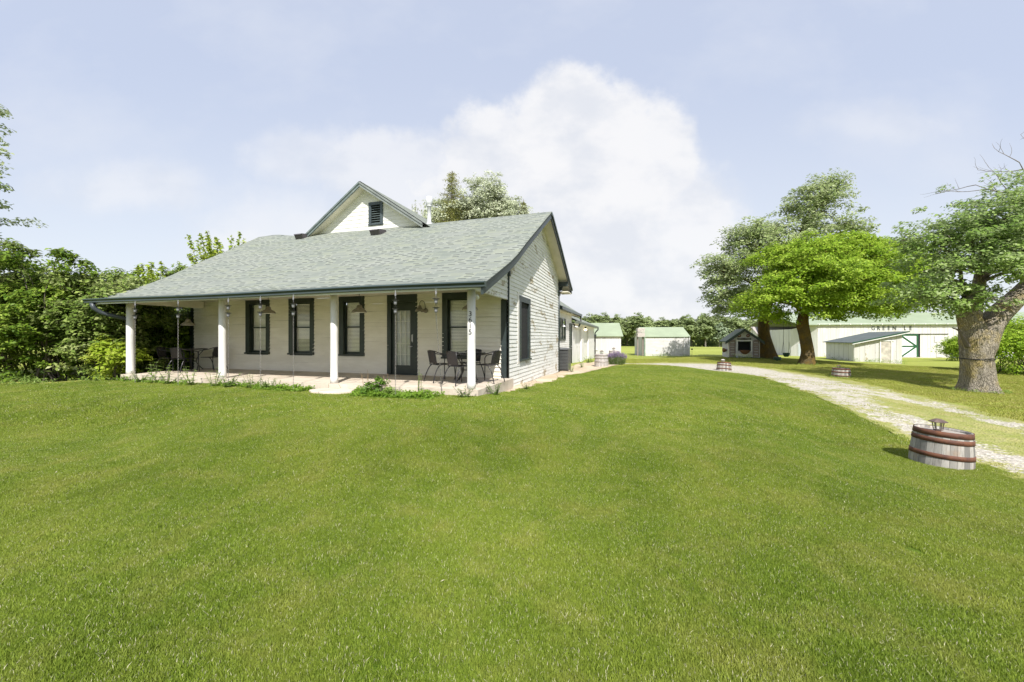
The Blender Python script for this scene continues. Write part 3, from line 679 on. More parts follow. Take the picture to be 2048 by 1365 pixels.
for (A0, A1) in ((-.02, 5.0), (5.0, 10)):
    f_ = lambda A: 2.33+.45*A if A <= 5 else 2.33+2.25-.45*(A-5)
    for o_ in (0, -.06): t.add([(-A0, 12.9, f_(A0)+o_), (-A1, 12.9, f_(A1)+o_), (-A1, 26.7, f_(A1)+o_), (-A0, 26.7, f_(A0)+o_)], [(0, 1, 2, 3)], [[(0, 0), (0, 5.3), (13, 5.3), (13, 0)]])
t.build('garage_roof', M_roof, H)
t = MB(); t.box((-.10, .05), (12.9, 26.75), (2.20, 2.32)); t.build('garage_gutter', paint('garage_gutter_green', (.12, .14, .11), .5, .2, 3), H)
t = MB(); t.tube([(-.0, 26.55, 2.22), (.0, 26.5, 2.05), (-.10, 26.2, 1.92), (-.22, 26.05, 1.75), (-.23, 26.05, -.45)], .055, 8); t.build('downspout', M_black, H)
t = MB(); t.box((-.30, -.10), (12.95, 26.6), (2.16, 2.19)); t.build('garage_soffit', M_gar, H)

# ------------------------------------------------------------------ porch things
def hthing(name, A, B, z, rz=0):
    x, y = hw(A, B); return empty(name, (x, y, z), HR+rz)
def pendant():
    r = empty('pendant_lamp')
    t = MB(); t.lathe([(.195, 0), (.192, .02), (.165, .065), (.115, .10), (.078, .125), (.07, .16), (.06, .19), (.03, .21), (.0, .215)], 28); s = t.build('lamp_shade', M_lampm, r)
    t = MB(); t.lathe([(.188, .004), (.16, .06), (.11, .095), (.06, .12), (.0, .12)], 28); t.build('shade_lining', M_white, s)
    t = MB()
    z = .21; k_ = 0
    while z < .52: t.tube([(.012*math.cos(a)*(1-k_ % 2), .012*math.cos(a)*(k_ % 2), z+.015+.018*math.sin(a)) for a in np.linspace(0, 2*math.pi, 9)], .003, 4, False); z += .028; k_ += 1
    t.build('chain', M_black, r)
    t = MB(); t.lathe([(.0, .04), (.03, .05), (.035, .08), (.02, .12)], 12); t.build('bulb', NT('frosted_bulb').set((.8, .78, .7), .3), r)
    return r
PL = [(10.4, -1.05, 1.74, 'leftmost pendant barn lamp, over the left patio table'), (7.05, -1.05, 2.06, 'pendant barn lamp in front of the leftmost window'), (3.85, -1.05, 2.03, 'pendant barn lamp in front of the window left of the door'), (.62, -1.05, 2.03, 'pendant barn lamp over the right patio table, half hidden by the numbered column')]
p0 = pendant()
for i, (A, B, z, lb) in enumerate(PL):
    o = p0 if i == 0 else copy_tree(p0); x, y = hw(A, B); o.location = (x, y, z); tag(o, lb, 'lamp', 'pendant lamps under the porch ceiling')
w_ = hthing('wall_lamp', 2.42, -.03, 2.10); tag(w_, 'weathered gooseneck barn lamp on the wall right of the front door', 'lamp')
t = MB(); t.lathe([(.13, -.02), (.125, .02), (.10, .055), (.055, .085), (.045, .13), (.03, .16)], 22, Matrix.Translation((-.10, -.16, 0))); t.build('lamp_shade', M_lampm, w_)
t = MB(); t.tube(curve([(-.10, -.16, .15), (-.10, -.15, .24), (-.06, -.11, .29), (-.01, -.06, .24), (.0, -.02, .06)]), .008, 6); t.build('arm', M_black, w_)
t = MB(); t.lathe([(.07, 0), (.065, .02), (.0, .025)], 18, Matrix.Translation((.0, 0, .02))@Matrix.Rotation(R(90), 4, 'X')); t.build('wall_plate', M_lampm, w_)
t = MB(); t.lathe([(.0, -.06), (.035, -.04), (.03, .0)], 12, Matrix.Translation((-.10, -.16, 0))); t.build('bulb', NT('frosted_bulb2').set((.8, .76, .66), .3), w_)
# rain chains
def rainchain(bottom=(0, 0)):
    r = empty('rain_chain')
    t = MB(); t.tube([(0, 0, 0), (0, 0, -.05), (.02, 0, -.08), (0, 0, -.12), (-.02, 0, -.08)], .006, 5); t.box((-.012, .012), (-.008, .008), (-.12, -.05)); t.tube([(0, 0, -.12), (0, 0, -.2)], .003, 4); t.build('hook', M_cupl, r)
    for z in (-.20, -.375):
        t = MB(); t.lathe([(.072, 0), (.070, -.006), (.035, -.016), (.03, -.03)], 18, Matrix.Translation((0, 0, z))); c_ = t.build('cup', M_cupd, r)
        t = MB(); t.lathe([(.036, -.016), (.033, -.06), (.028, -.098), (.0, -.105)], 14, Matrix.Translation((0, 0, z))); t.build('cup_body', M_cupl, c_)
        t = MB(); t.tube([(-.03, 0, z), (-.012, 0, z+.05), (0, 0, z+.07), (.012, 0, z+.05), (.03, 0, z)], .003, 4); t.build('cup_wire', M_cupd, c_)
    t = MB(); z = -.48; i = 0; z1 = -2.18
    t.tube([(ox_, 0, -.50) for ox_ in (0, 0)], .003, 4) if 0 else None
    while z > z1:
        f_ = (z+.48)/(z1+.48); ox, oy = bottom[0]*f_, bottom[1]*f_
        t.tube([(ox+.011*math.cos(a)*(1-i % 2), oy+.011*math.cos(a)*(i % 2), z-.022+.022*math.sin(a)) for a in np.linspace(0, 2*math.pi, 7)], .0034, 4, False); z -= .037; i += 1
    t.build('chain', paint('dull_chain', (.24, .23, .21), .6, .3, 9), r); return r
RC = [(9.53, 'leftmost rain chain, beside the leftmost column'), (7.88, 'rain chain hanging in front of the left patio set'), (6.14, 'rain chain right of the second column from the left'), (5.12, 'rain chain in front of the leftmost window'), (4.14, 'rain chain in front of the second window from the left'), (1.47, 'rain chain in front of the left edge of the front door'), (.54, 'slanting rain chain pulled to the left, right of the wall lamp')]
rc0 = rainchain(); rc1 = None
for i, (A, lb) in enumerate(RC):
    o = rc0 if i == 0 else (copy_tree(rc0) if i < 6 else rainchain((-.10, .45)))
    x, y = hw(A, -2.90); o.location = (x, y, 2.33); o.rotation_euler = (0, 0, HR); tag(o, lb, 'rain chain', 'rain chains hung from the porch gutter')
# patio chairs
M_wick = NT('dark_wicker')
_t = M_wick; _wv = _t.nd('ShaderNodeTexWave', wave_type='BANDS'); _wv.inputs['Scale'].default_value = 9; _t.l.new(_t.co('UV'), _wv.inputs['Vector']); _ck = _t.nd('ShaderNodeTexChecker'); _ck.inputs['Scale'].default_value = 40; _t.l.new(_t.co('UV'), _ck.inputs['Vector'])
M_wick = _t.set(_t.mix(_ck.outputs['Fac'], (.014, .012, .013), (.038, .032, .034)), .5, _ck.outputs['Fac'], .6, .004)
M_tubem = paint('dark_tube_steel', (.022, .020, .021), .3, .2, 8)
def chair():
    r = empty('patio_chair')
    t = MB()
    for s in (-1, 1):
        t.tube(curve([(s*.26, .25, .56), (s*.285, .20, .63), (s*.28, .05, .66), (s*.25, -.14, .70), (s*.19, -.25, .745)]), .0125, 8)
    t.tube(curve([(-.19, -.25, .745), (0, -.285, .76), (.19, -.25, .745)]), .0125, 8)
    for s in (-1, 1): t.tube([(s*.19, -.25, .745), (s*.18, -.19, .43)], .010, 6)
    t.tube([(-.21, .22, .42), (.21, .22, .42), (.21, -.19, .42), (-.21, -.19, .42), (-.21, .22, .42)], .010, 6); t.build('frame', M_tubem, r)
    for s in (-1, 1):
        t = MB(); t.tube(curve([(s*.29, .27, 0), (s*.26, .245, .35), (s*.26, .25, .56)]), .0125, 8); t.build('leg', M_tubem, r)
        t = MB(); t.tube(curve([(s*.26, -.32, 0), (s*.235, -.24, .25), (s*.22, -.12, .41), (s*.215, .1, .425)]), .0125, 8); t.build('leg', M_tubem, r)
    def grid(P, n, m_, name, nu_=14, nv_=10):
        t = MB(); vs = []; 
        for j in range(nv_+1):
            for i in range(nu_+1): vs.append(P(i/nu_, j/nv_))
        fs = []; uvs = []
        for j in range(nv_):
            for i in range(nu_):
                a = j*(nu_+1)+i; fs.append((a, a+1, a+nu_+2, a+nu_+1)); uvs.append([(i/nu_, j/nv_), ((i+1)/nu_, j/nv_), ((i+1)/nu_, (j+1)/nv_), (i/nu_, (j+1)/nv_)])
        t.add(vs, fs, uvs, True); t.add([Vector(v_)+Vector(n) for v_ in vs], fs, uvs, True); t.build(name, M_wick, r)
    grid(lambda a, b: (lerp(-.205, .205, a), lerp(-.19, .22, b), .425-.018*math.sin(a*math.pi)*math.sin(b*math.pi)), (0, 0, -.008), M_wick, 'seat')
    grid(lambda a, b: (lerp(-.175, .175, a)*(1+.06*b), lerp(-.19, -.25, b)-.035*math.sin(a*math.pi)*b, lerp(.45, .735, b)+.012*math.sin(a*math.pi)*b), (0, -.008, 0), M_wick, 'backrest')
    return r
def table(rad=.42, h=.71):
    r = empty('patio_table')
    t = MB(); t.lathe([(.0, h-.012), (rad-.01, h-.012), (rad, h-.014), (rad+.004, h-.006), (rad, h), (rad-.012, h-.002), (.0, h-.002)], 36); t.build('table_top', NT('dark_glass_top').set((.02, .022, .024), .12), r)
    t = MB(); t.lathe([(rad-.012, h-.035), (rad, h-.035), (rad, h-.015)], 36)
    t.tube([(.16*math.cos(a), .16*math.sin(a), .28) for a in np.linspace(0, 2*math.pi, 17)], .008, 6, False); t.build('rim', M_tubem, r)
    for i in range(4):
        a = R(45+90*i); c_, s_ = math.cos(a), math.sin(a)
        t = MB(); t.tube(curve([(c_*rad*.8, s_*rad*.8, h-.03), (c_*.2, s_*.2, .45), (c_*.15, s_*.15, .28), (c_*.22, s_*.22, .14), (c_*.33, s_*.33, 0)]), .0125, 8); t.build('leg', M_tubem, r)
    return r
ch0 = chair(); first = True
# (A, B, facing angle measured in house frame: 0 = faces the wall)
CH = [(11.0, -1.2, -62, 'wicker patio chair at the far left of the porch, facing right'), (10.12, -1.36, 8, 'wicker patio chair with its back to the lawn, at the left table'), (10.16, -.46, 100, 'wicker patio chair right of the left table, just left of the second column'),
      (1.33, -1.22, -35, 'wicker patio chair left of the right table, right of the front door'), (.62, -1.62, -28, 'wicker patio chair nearest the lawn, partly behind the numbered column'), (.16, -1.02, 80, 'wicker patio chair at the right end of the porch, facing left'), (.85, -.52, 172, 'wicker patio chair below the rightmost front window, behind its table')]
for i, (A, B, an, lb) in enumerate(CH):
    o = ch0 if i == 0 else copy_tree(ch0); x, y = hw(A, B); o.location = (x, y, .285); o.rotation_euler = (0, 0, HR+R(an))
    tag(o, lb, 'chair', 'black wicker patio chairs on the porch')
tb = table(.45); x, y = hw(10.82, -.70); tb.location = (x, y, .285); tag(tb, 'round black patio table at the left end of the porch', 'table', 'round patio tables')
tb2 = copy_tree(tb); x, y = hw(.72, -.98); tb2.location = (x, y, .285); tag(tb2, 'round black patio table at the right end of the porch', 'table', 'round patio tables')
# stepping stone
x, y = hw(3.25, -2.72); t = MB(); t.lathe([(.0, -.1), (.52, -.1), (.55, -.02), (.54, .05), (.50, .062), (.0, .065)], 9, Matrix.Scale(.62, 4, (0, 1, 0)), smooth=False); o = t.build('stepping_stone', M_slab, None, (x, y, hz(x, y)+.015), HR); tag(o, 'flat grey stepping stone in the grass before the porch', 'stone')
# air conditioner
ac = hthing('air_conditioner', .06, 8.05, -.02-.12); tag(ac, 'dark grey air conditioning unit beside the house corner', 'air conditioner')
t = MB()
for i in range(13): t.box((-.42, .42), (-.42, .42), (.06+i*.066, .06+i*.066+.038))
t.build('louvres', paint('ac_grey', (.10, .105, .105), .4, .15, 4), ac)
t = MB(); t.box((-.40, .40), (-.40, .40), (.0, .94)); t.build('casing', M_black, ac)
t = MB(); t.box((-.44, .44), (-.44, .44), (.945, 1.0)); t.lathe([(.34, 1.0), (.34, 1.02), (.0, 1.03)], 20); t.build('top_cover', paint('ac_top', (.14, .145, .15), .4), ac)
# small wall lamps on wing and garage
lm = hthing('wall_lamp', .18, 9.35, 1.9); tag(lm, 'white gooseneck barn lamp beside the wing window', 'lamp')
t = MB(); t.lathe([(.11, -.02), (.10, .02), (.05, .06), (.035, .12), (.0, .13)], 18, Matrix.Translation((.05, -.2, 0))); t.build('lamp_shade', M_white, lm)
t = MB(); t.tube(curve([(.05, -.2, .2), (.05, -.15, .36), (-.05, -.1, .40), (-.1, 0, .3)]), .012, 6); t.build('arm', M_white, lm)
lm = hthing('flood_lamp', .22, 13.1, 2.0); tag(lm, 'twin white flood lamps above the side door of the house', 'lamp')
for s in (0, 1):
    t = MB(); t.lathe([(.03, 0), (.035, .05), (.065, .13), (.0, .13)], 14, Matrix.Translation((.1, s*.25-.1, 0))@Matrix.Rotation(R(115), 4, 'Y')@Matrix.Rotation(R(20-40*s), 4, 'X')); t.build('lamp_head', M_white, lm)
t = MB(); t.box((-.08, -.0), (-.12, .22), (-.06, .1)); t.build('mount', M_white, lm)
lm = hthing('garage_lamp', .18, 18.6, 1.97); tag(lm, 'lit bulb under the eave between the two garage doors', 'lamp')
em = NT('lit_bulb'); em.bs.inputs['Emission Color'].default_value = (1, .78, .5, 1); em.bs.inputs['Emission Strength'].default_value = 1.6
t = MB(); t.lathe([(.0, -.16), (.09, -.12), (.11, -.04), (.05, .02)], 14, Matrix.Translation((0, 0, 0))); t.build('bulb', em.set((.9, .85, .7), .3), lm)
t = MB(); t.lathe([(.05, .02), (.07, .1), (.07, .14), (.0, .16)], 14); t.build('socket', M_black, lm)
# string lights seen in second window are reflections; left out

# ------------------------------------------------------------------ barrels, lanterns
def stavemat(name, c1, c2):
    t = NT(name); sp = t.nd('ShaderNodeSeparateXYZ'); t.l.new(t.co('UV'), sp.inputs[0]); f = t.math('MULTIPLY', sp.outputs[0], 26)
    w = t.nd('ShaderNodeTexWhiteNoise', noise_dimensions='1D'); t.l.new(t.math('FLOOR', f), w.inputs['W']); fr = t.math('FRACT', f)
    g = t.noise(6, 6, .7, sc=(7, 7, 1)); col = t.mix(w.outputs[0], c1, c2); col = t.mix(t.ramp(g, .4, .75, 0, .55), col, tuple(x*.55 for x in c1))
    st = t.noise(3, 5, .6, sc=(2, 2, 1)); col = t.mix(t.ramp(st, .55, .72, 0, .5), col, (.34, .22, .13))
    gap = t.math('LESS_THAN', fr, .05); col = t.mix(t.math('MULTIPLY', gap, .8), col, (.06, .05, .04)); return t.set(col, .85, g, .5, .006)
M_stave = stavemat('barrel_staves', (.19, .18, .165), (.46, .43, .385)); M_stave2 = stavemat('pale_barrel_staves', (.36, .33, .31), (.52, .48, .45))
def rust(name, c1, c2):
    t = NT(name); a = t.noise(5, 8, .7); return t.set(t.mix(t.ramp(a, .35, .65), c1, c2), .75, t.noise(60, 4), .3, .003)
M_hoop = rust('rusty_hoop', (.075, .030, .020), (.16, .062, .028)); M_hoop2 = rust('grey_hoop', (.30, .27, .25), (.42, .38, .36))
M_head = wood('barrel_head', (.22, .19, .16), (.48, .44, .39), (14, 1.5, 3))
def barrel(x, y, rb, rt, h, st, hp, lab, grp, tilt=(0, 0), hoops=(.93, .72, .30), cat='barrel', rz=0):
    r = empty('barrel', (x, y, hz(x, y)-.02), rz); r.rotation_euler = (tilt[0], tilt[1], rz); tag(r, lab, cat, grp)
    rr = lambda z: rt+(rb-rt)*(1-(z/h)**1.6)
    t = MB(); t.lathe([(rr(h*i/8), h*i/8) for i in range(9)]+[(rt-.022, h), (rt-.024, h-.035)], 52); t.build('staves', st, r)
    t = MB(); t.lathe([(.0, h-.034), (rt-.022, h-.034)], 32, smooth=False); t.build('barrel_head', M_head, r)
    for f in hoops:
        w = .055*h/.45 if h < .7 else .05; z0 = h*f-w/2; z1 = z0+w
        if f > .9: z1 = h+.004; z0 = z1-w*1.15
        t = MB(); t.lathe([(rr(z0)+.001, z0), (rr(z0)+.007, z0+.001), (rr(min(z1, h))+.007, z1-.001), (rr(min(z1, h))+.001, z1)], 52)
        for a in (0, .12): 
            an = -2.1+a; z = (z0+z1)/2; R0 = rr(z)+.009; t.lathe([(.007, 0), (.0, .004)], 6, Matrix.Translation((R0*math.cos(an), R0*math.sin(an), z))@Matrix.Rotation(an, 4, 'Z')@Matrix.Rotation(R(90), 4, 'Y'))
        t.build('hoop', hp, r)
    return r
def lantern(x, y, z, lab, grp='lanterns standing on barrels', s=1.0, pale=False):
    r = empty('lantern', (x, y, z), R(20)); tag(r, lab, 'lantern', grp); m = rust('pale_lantern_metal', (.42, .36, .33), (.6, .55, .5)) if pale else M_lant
    t = MB(); t.lathe([(.0, 0), (.03*s, 0), (.032*s, .014*s), (.052*s, .022*s), (.052*s, .03*s), (.0, .032*s)], 6, smooth=False); t.build('base', m, r)
    for i in range(6):
        a = 2*math.pi*i/6; t = MB(); t.tube([(.047*s*math.cos(a), .047*s*math.sin(a), .035*s), (.060*s*math.cos(a), .060*s*math.sin(a), .142*s)], .0055*s, 5); t.build('post', m, r)
    t = MB(); t.lathe([(.043*s, .04*s), (.054*s, .14*s)], 6, smooth=False); t.build('glass', M_glass, r)
    t = MB(); t.lathe([(.055*s, .140*s), (.102*s, .140*s), (.102*s, .147*s), (.038*s, .182*s), (.032*s, .184*s), (.0, .190*s)], 6, smooth=False); t.build('lantern_roof', m, r); return r
M_lant = rust('brown_lantern_metal', (.075, .05, .045), (.16, .11, .09))
BG = 'half barrels along the drive'
bx, by = 6.17, 5.62
barrel(bx, by, .328, .292, .525, M_stave, M_hoop, 'large half barrel with rusty hoops at the lawn edge in the right foreground', BG, tilt=(R(1.5), R(3)), rz=R(15), hoops=(.93, .76, .36))
lantern(bx-.03, by-.0, hz(bx, by)-.02+.492, 'brown lantern on the barrel in the right foreground', s=1.0)
bx, by = 10.32, 19.0
barrel(bx, by, .33, .29, .43, M_stave, M_hoop, 'tilted half barrel on the gravel bend in front of the playhouse', BG, tilt=(R(-6), R(6)), hoops=(.93, .66, .26)); lantern(bx-.04, by, hz(bx, by)-.02+.40, 'pale lantern on the tilted barrel at the gravel bend', s=1.0, pale=True)
bx, by = 14.34, 17.0
barrel(bx, by, .335, .30, .42, M_stave, M_hoop, 'half barrel on the grass between the bright maple and the large maple', BG, tilt=(R(1), R(1)), hoops=(.93, .62, .24)); lantern(bx-.1, by, hz(bx, by)-.02+.39, 'short lantern on the barrel in the grass beyond the drive', s=.9)
GB = 'grey barrels beside the garage'
bx, by = 4.36, 19.05
barrel(bx, by, .33, .30, .62, M_stave2, M_hoop2, 'grey barrel with a bung hole in front of the lavender by the garage', GB, hoops=(.95, .72, .45)); lantern(bx+.02, by, hz(bx, by)-.02+.585, 'small brown lantern on the grey barrel by the garage', s=1.15)
t = MB(); t.lathe([(.026, 0), (.0, .002)], 10, Matrix.Translation((bx+.0, by-.325, hz(bx, by)+.14))@Matrix.Rotation(R(90), 4, 'X')); o = t.build('bung_hole', M_dark); o.parent = [q for q in COL.objects if q.name.startswith('barrel') and q.parent is None and q.get('group') == GB][0]; o.location = -Vector(o.parent.location)
bx, by = 6.05, 23.2
barrel(bx, by, .31, .27, .78, M_stave2, M_hoop2, 'further grey barrel behind the lavender', GB, hoops=(.95, .8, .5)); lantern(bx, by, hz(bx, by)-.02+.74, 'lantern on the further grey barrel behind the lavender', s=1.2)

# ------------------------------------------------------------------ foliage
def leafobj(name, C_, N_, size, m, parent=None, asp=.5, jitter=.48, fold=.25):
    """C_ centres (n,3), N_ preferred normals (n,3)"""
    n = len(C_); nr = N_+rng.normal(0, jitter, (n, 3)); nr /= np.linalg.norm(nr, axis=1)[:, None]+1e-9
    a = rng.normal(0, 1, (n, 3)); d = np.cross(nr, a); d /= np.linalg.norm(d, axis=1)[:, None]+1e-9; w = np.cross(nr, d)
    s = (size*rng.uniform(.6, 1.3, n))[:, None]
    V = np.stack([C_-d*s*.5, C_+w*s*asp*.5+nr*s*fold*.5, C_+d*s*.5, C_-w*s*asp*.5+nr*s*fold*.5], 1).reshape(-1, 3)
    me = bpy.data.meshes.new(name); me.vertices.add(4*n); me.vertices.foreach_set('co', V.astype(np.float32).ravel())
    me.loops.add(4*n); me.loops.foreach_set('vertex_index', np.arange(4*n, dtype=np.int32)); me.polygons.add(n)
    me.polygons.foreach_set('loop_start', np.arange(0, 4*n, 4, dtype=np.int32)); me.polygons.foreach_set('loop_total', np.full(n, 4, np.int32))
    me.materials.append(m); me.update(calc_edges=True); o = bpy.data.objects.new(name, me); COL.objects.link(o)
    if parent: o.parent = parent
    return o
def sph(n):
    d = rng.normal(0, 1, (n, 3)); return d/np.linalg.norm(d, axis=1)[:, None]
def lobepts(lobes, nclump, nleaf, rc, shell=(.55, 1.0), flat=.45, top=.25, droop=.0, noisy=.22):
    """clumps spread on the lobes, leaves spread in the clumps -> centres, normals, clump centres"""
    vol = np.array([(l[3]*l[4]+l[4]*l[5]+l[3]*l[5]) for l in lobes]); cnt = np.maximum(4, (nclump*vol/vol.sum()).astype(int)); CC = []; ND = []
    for l, c in zip(lobes, cnt):
        d = sph(c); d[:, 2] = np.where(rng.random(c) < top, np.abs(d[:, 2]), d[:, 2]); r = rng.uniform(shell[0], shell[1], c)
        bump = np.array([noise.noise((p[0]*2.1+l[0], p[1]*2.1+l[1], p[2]*2.1+l[2])) for p in d]); r = r*(1+noisy*1.6*bump)
        CC.append(np.array(l[:3])+d*r[:, None]*np.array(l[3:6])); ND.append(d)
    CC = np.concatenate(CC); ND = np.concatenate(ND); k_ = rng.poisson(nleaf, len(CC)); idx = np.repeat(np.arange(len(CC)), k_)
    q = sph(len(idx))*(rng.random(len(idx))**.45)[:, None]*rc*rng.uniform(.7, 1.35, len(CC))[idx][:, None]; q[:, 2] *= flat
    q[:, 2] -= droop*(q[:, 0]**2+q[:, 1]**2)/max(rc, .01)
    P = CC[idx]+q; N = ND[idx]*.45+q/rc*.25+np.array([0, -.15, 1.0]); return P, N, CC
def limbs(mb, base, targets, r0, n_=None, sag=.1, seed=1, nseg=5, r1=.02):
    rd = random.Random(seed)
    for tg in targets:
        a = Vector(base); b = Vector(tg); L = (b-a).length; pts = []
        for i in range(nseg+1):
            f = i/nseg; p = a.lerp(b, f); p += Vector((rd.uniform(-1, 1), rd.uniform(-1, 1), rd.uniform(-.5, .8)))*L*.05*math.sin(f*math.pi); p.z += L*sag*math.sin(f*math.pi); pts.append(p)
        pts = curve(pts, 3); mb.tube(pts, [lerp(r0, r1, (i/(len(pts)-1))**.7) for i in range(len(pts))], 7, False)
def bark(name, c1, c2, moss=None, mossamt=.55, sc=1.):
    t = NT(name); P = t.co(); a = t.noise(9*sc, 8, .72, sc=(3.2, 3.2, .55), dist=.8); b = t.noise(1.7*sc, 5, .6); v = t.nd('ShaderNodeTexVoronoi', feature='DISTANCE_TO_EDGE'); v.inputs['Scale'].default_value = 9*sc
    n3 = t.nd('ShaderNodeVectorMath', operation='ADD'); t.l.new(t.scale(P, (2.6, 2.6, .34)), n3.inputs[0]); nn_ = t.nd('ShaderNodeTexNoise'); nn_.inputs['Scale'].default_value = 3*sc; t.l.new(P, nn_.inputs['Vector']); t.l.new(t.scale(nn_.outputs['Color'], (.7, .7, .4)), n3.inputs[1]); t.l.new(n3.outputs[0], v.inputs['Vector'])
    cr = t.ramp(v.outputs['Distance'], 0, .16); col = t.mix(t.ramp(a, .3, .7), c1, c2)
    if moss: col = t.mix(t.math('MULTIPLY', t.ramp(b, mossamt-.12, mossamt+.12), .75), col, moss)
    col = t.mix(t.math('MULTIPLY', t.math('SUBTRACT', 1, cr), .38), col, tuple(x*.35 for x in c1))
    h = t.math('ADD', t.math('MULTIPLY', cr, .8), t.math('MULTIPLY', a, .7)); return t.set(col, .92, h, .9, .035, spec=.15)
M_bark = bark('grey_bark', (.19, .165, .13), (.42, .37, .30), (.40, .31, .11)); M_bark2 = bark('mossy_dark_bark', (.09, .07, .038), (.21, .155, .075), (.25, .155, .03), .5)
M_twig = NT('twig_bark').set((.12, .10, .08), .9)
M_dead = NT('dead_twig').set((.20, .17, .15), .9)
def trunkmesh(pts, radii, flare=.0, nr=20, seed=0, rough=.06):
    mb = MB(); P = curve(pts, 8); n = len(P); rr = np.interp(np.linspace(0, 1, n), np.linspace(0, 1, len(radii)), radii); vs = []; rd = random.Random(seed); ph_ = rd.uniform(0, 6)
    for i, p in enumerate(P):
        h = p.z-P[0].z
        for j in range(nr):
            a = 2*math.pi*j/nr; fl = flare*math.exp(-h/.35)*(1+.7*math.cos(a*5+ph_)+.4*math.cos(a*3-ph_)); w = 1+rough*noise.noise((math.cos(a)*2.2, math.sin(a)*2.2, h*.9+seed))+rough*.5*math.cos(a*9+2*noise.noise((0, 0, h)))
            r_ = rr[i]*w+fl; vs.append((p.x+r_*math.cos(a), p.y+r_*math.sin(a), p.z))
    fs = [(i*nr+j, i*nr+(j+1) % nr, (i+1)*nr+(j+1) % nr, (i+1)*nr+j) for i in range(n-1) for j in range(nr)]
    mb.add(vs, fs, None, True); mb.f.append(tuple((n-1)*nr+j for j in range(nr))); return mb
G_ = lambda *c: tuple(c)
L_bright = leafmat('bright_maple_leaf', [(0.100, 0.190, 0.010), (0.190, 0.320, 0.018), (0.310, 0.440, 0.035), (0.420, 0.520, 0.090)], 0.36)
L_grey = leafmat('grey_green_leaf', [(0.100, 0.155, 0.035), (0.200, 0.275, 0.080), (0.340, 0.400, 0.170), (0.560, 0.600, 0.400)], 0.33)
L_maple = leafmat('maple_leaf', [(0.085, 0.160, 0.025), (0.160, 0.265, 0.045), (0.270, 0.370, 0.100), (0.500, 0.560, 0.340)], 0.32)
L_hedge = leafmat('hedge_leaf', [(0.020, 0.055, 0.003), (0.075, 0.140, 0.010), (0.170, 0.260, 0.025), (0.360, 0.430, 0.090)], 0.26)
L_hedge2 = leafmat('pale_hedge_leaf', [(0.050, 0.095, 0.012), (0.120, 0.190, 0.028), (0.230, 0.300, 0.070), (0.440, 0.470, 0.220)], 0.26)
L_lime = leafmat('lime_leaf', [(0.130, 0.210, 0.010), (0.240, 0.350, 0.020), (0.360, 0.460, 0.050), (0.440, 0.460, 0.100)], 0.38)
L_silver = leafmat('silvery_leaf', [(0.260, 0.300, 0.170), (0.400, 0.440, 0.280), (0.550, 0.590, 0.420), (0.680, 0.700, 0.560)], 0.3)
L_spruce = leafmat('spruce_needles', [(0.090, 0.105, 0.020), (0.170, 0.185, 0.045), (0.270, 0.270, 0.080), (0.340, 0.330, 0.110)], 0.2)
L_wood = leafmat('woodland_leaf', [(0.170, 0.215, 0.100), (0.240, 0.305, 0.130), (0.320, 0.385, 0.165), (0.400, 0.460, 0.210)], 0.3, scale=.12)  # lightened leaf colours carry the distance haze, no haze volume
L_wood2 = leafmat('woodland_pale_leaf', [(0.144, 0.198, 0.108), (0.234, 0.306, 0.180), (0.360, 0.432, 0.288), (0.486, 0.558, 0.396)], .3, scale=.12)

# bright maple (front) ------------------------------------------------
def tree(name, lab, cat, loc, tr, rad, lobes, nclump, nleaf, lsize, rc, lm, bm=M_bark, flare=.12, group=None, seed=0, nlimb=16, flat=.42, shell=(.55, 1.0), limb0=None, limbr=.12, droop=.15, top=.3, twigs=True, noisy=.22, asp=.55):
    x, y = loc; z = hz(x, y)-.06; r = empty(name, (x, y, z)); tag(r, lab, cat, group)
    tm = trunkmesh(tr, rad, flare, seed=seed); to = tm.build('trunk', bm, r)
    lob = [(l[0]-x, l[1]-y, l[2]-z)+tuple(l[3:]) for l in lobes]
    P, N, CC = lobepts(lob, nclump, nleaf, rc, shell, flat, top, droop, noisy); leafobj('crown', P, N, lsize, lm, r, asp=asp)
    rd = random.Random(seed); mb = MB(); b0 = limb0 or tr[-1]
    for l in lob: limbs(mb, b0, [l[:3]], limbr, seed=rd.random(), r1=.05)
    for l in lob:
        for k_ in range(max(2, nlimb//len(lob))):
            d = Vector(sph(1)[0]); e_ = (l[0]+d.x*l[3]*.85, l[1]+d.y*l[4]*.85, l[2]+d.z*l[5]*.8); limbs(mb, l[:3], [e_], limbr*.4, seed=rd.random(), r1=.012)
    mb.build('limbs', M_twig if bm is not M_bark2 else M_bark2, r); return r
TG = 'maples shading the farmyard'
tree('maple_tree', 'bright green maple with a mossy trunk in front, right of the playhouse', 'tree', (19.2, 25.4), [(0, 0, 0), (.05, 0, .9), (-.12, 0, 1.9), (-.28, 0, 2.7), (-.2, 0, 3.4)], [.44, .35, .33, .34, .28],
     [(17.3, 24.9, 3.55, 2.9, 2.6, 1.25), (19.2, 23.9, 4.6, 3.6, 2.6, 1.7), (22.6, 25.4, 5.3, 3.4, 3.0, 2.3), (19.4, 25.6, 6.6, 3.1, 2.8, 1.35), (24.3, 26.4, 4.3, 1.9, 2, 1.7), (25.7, 26.6, 3.9, 2.0, 2, .95), (24.8, 26.2, 6.7, 1.9, 2, 1.1), (20.9, 24.2, 3.6, 2.3, 2.0, 1.15), (18.0, 24.4, 5.6, 1.9, 2, 1.2), (22.4, 26, 7.3, 2.2, 2, 1.0)],
     1050, 95, .17, .62, L_bright, M_bark2, .10, TG, 3, 30)
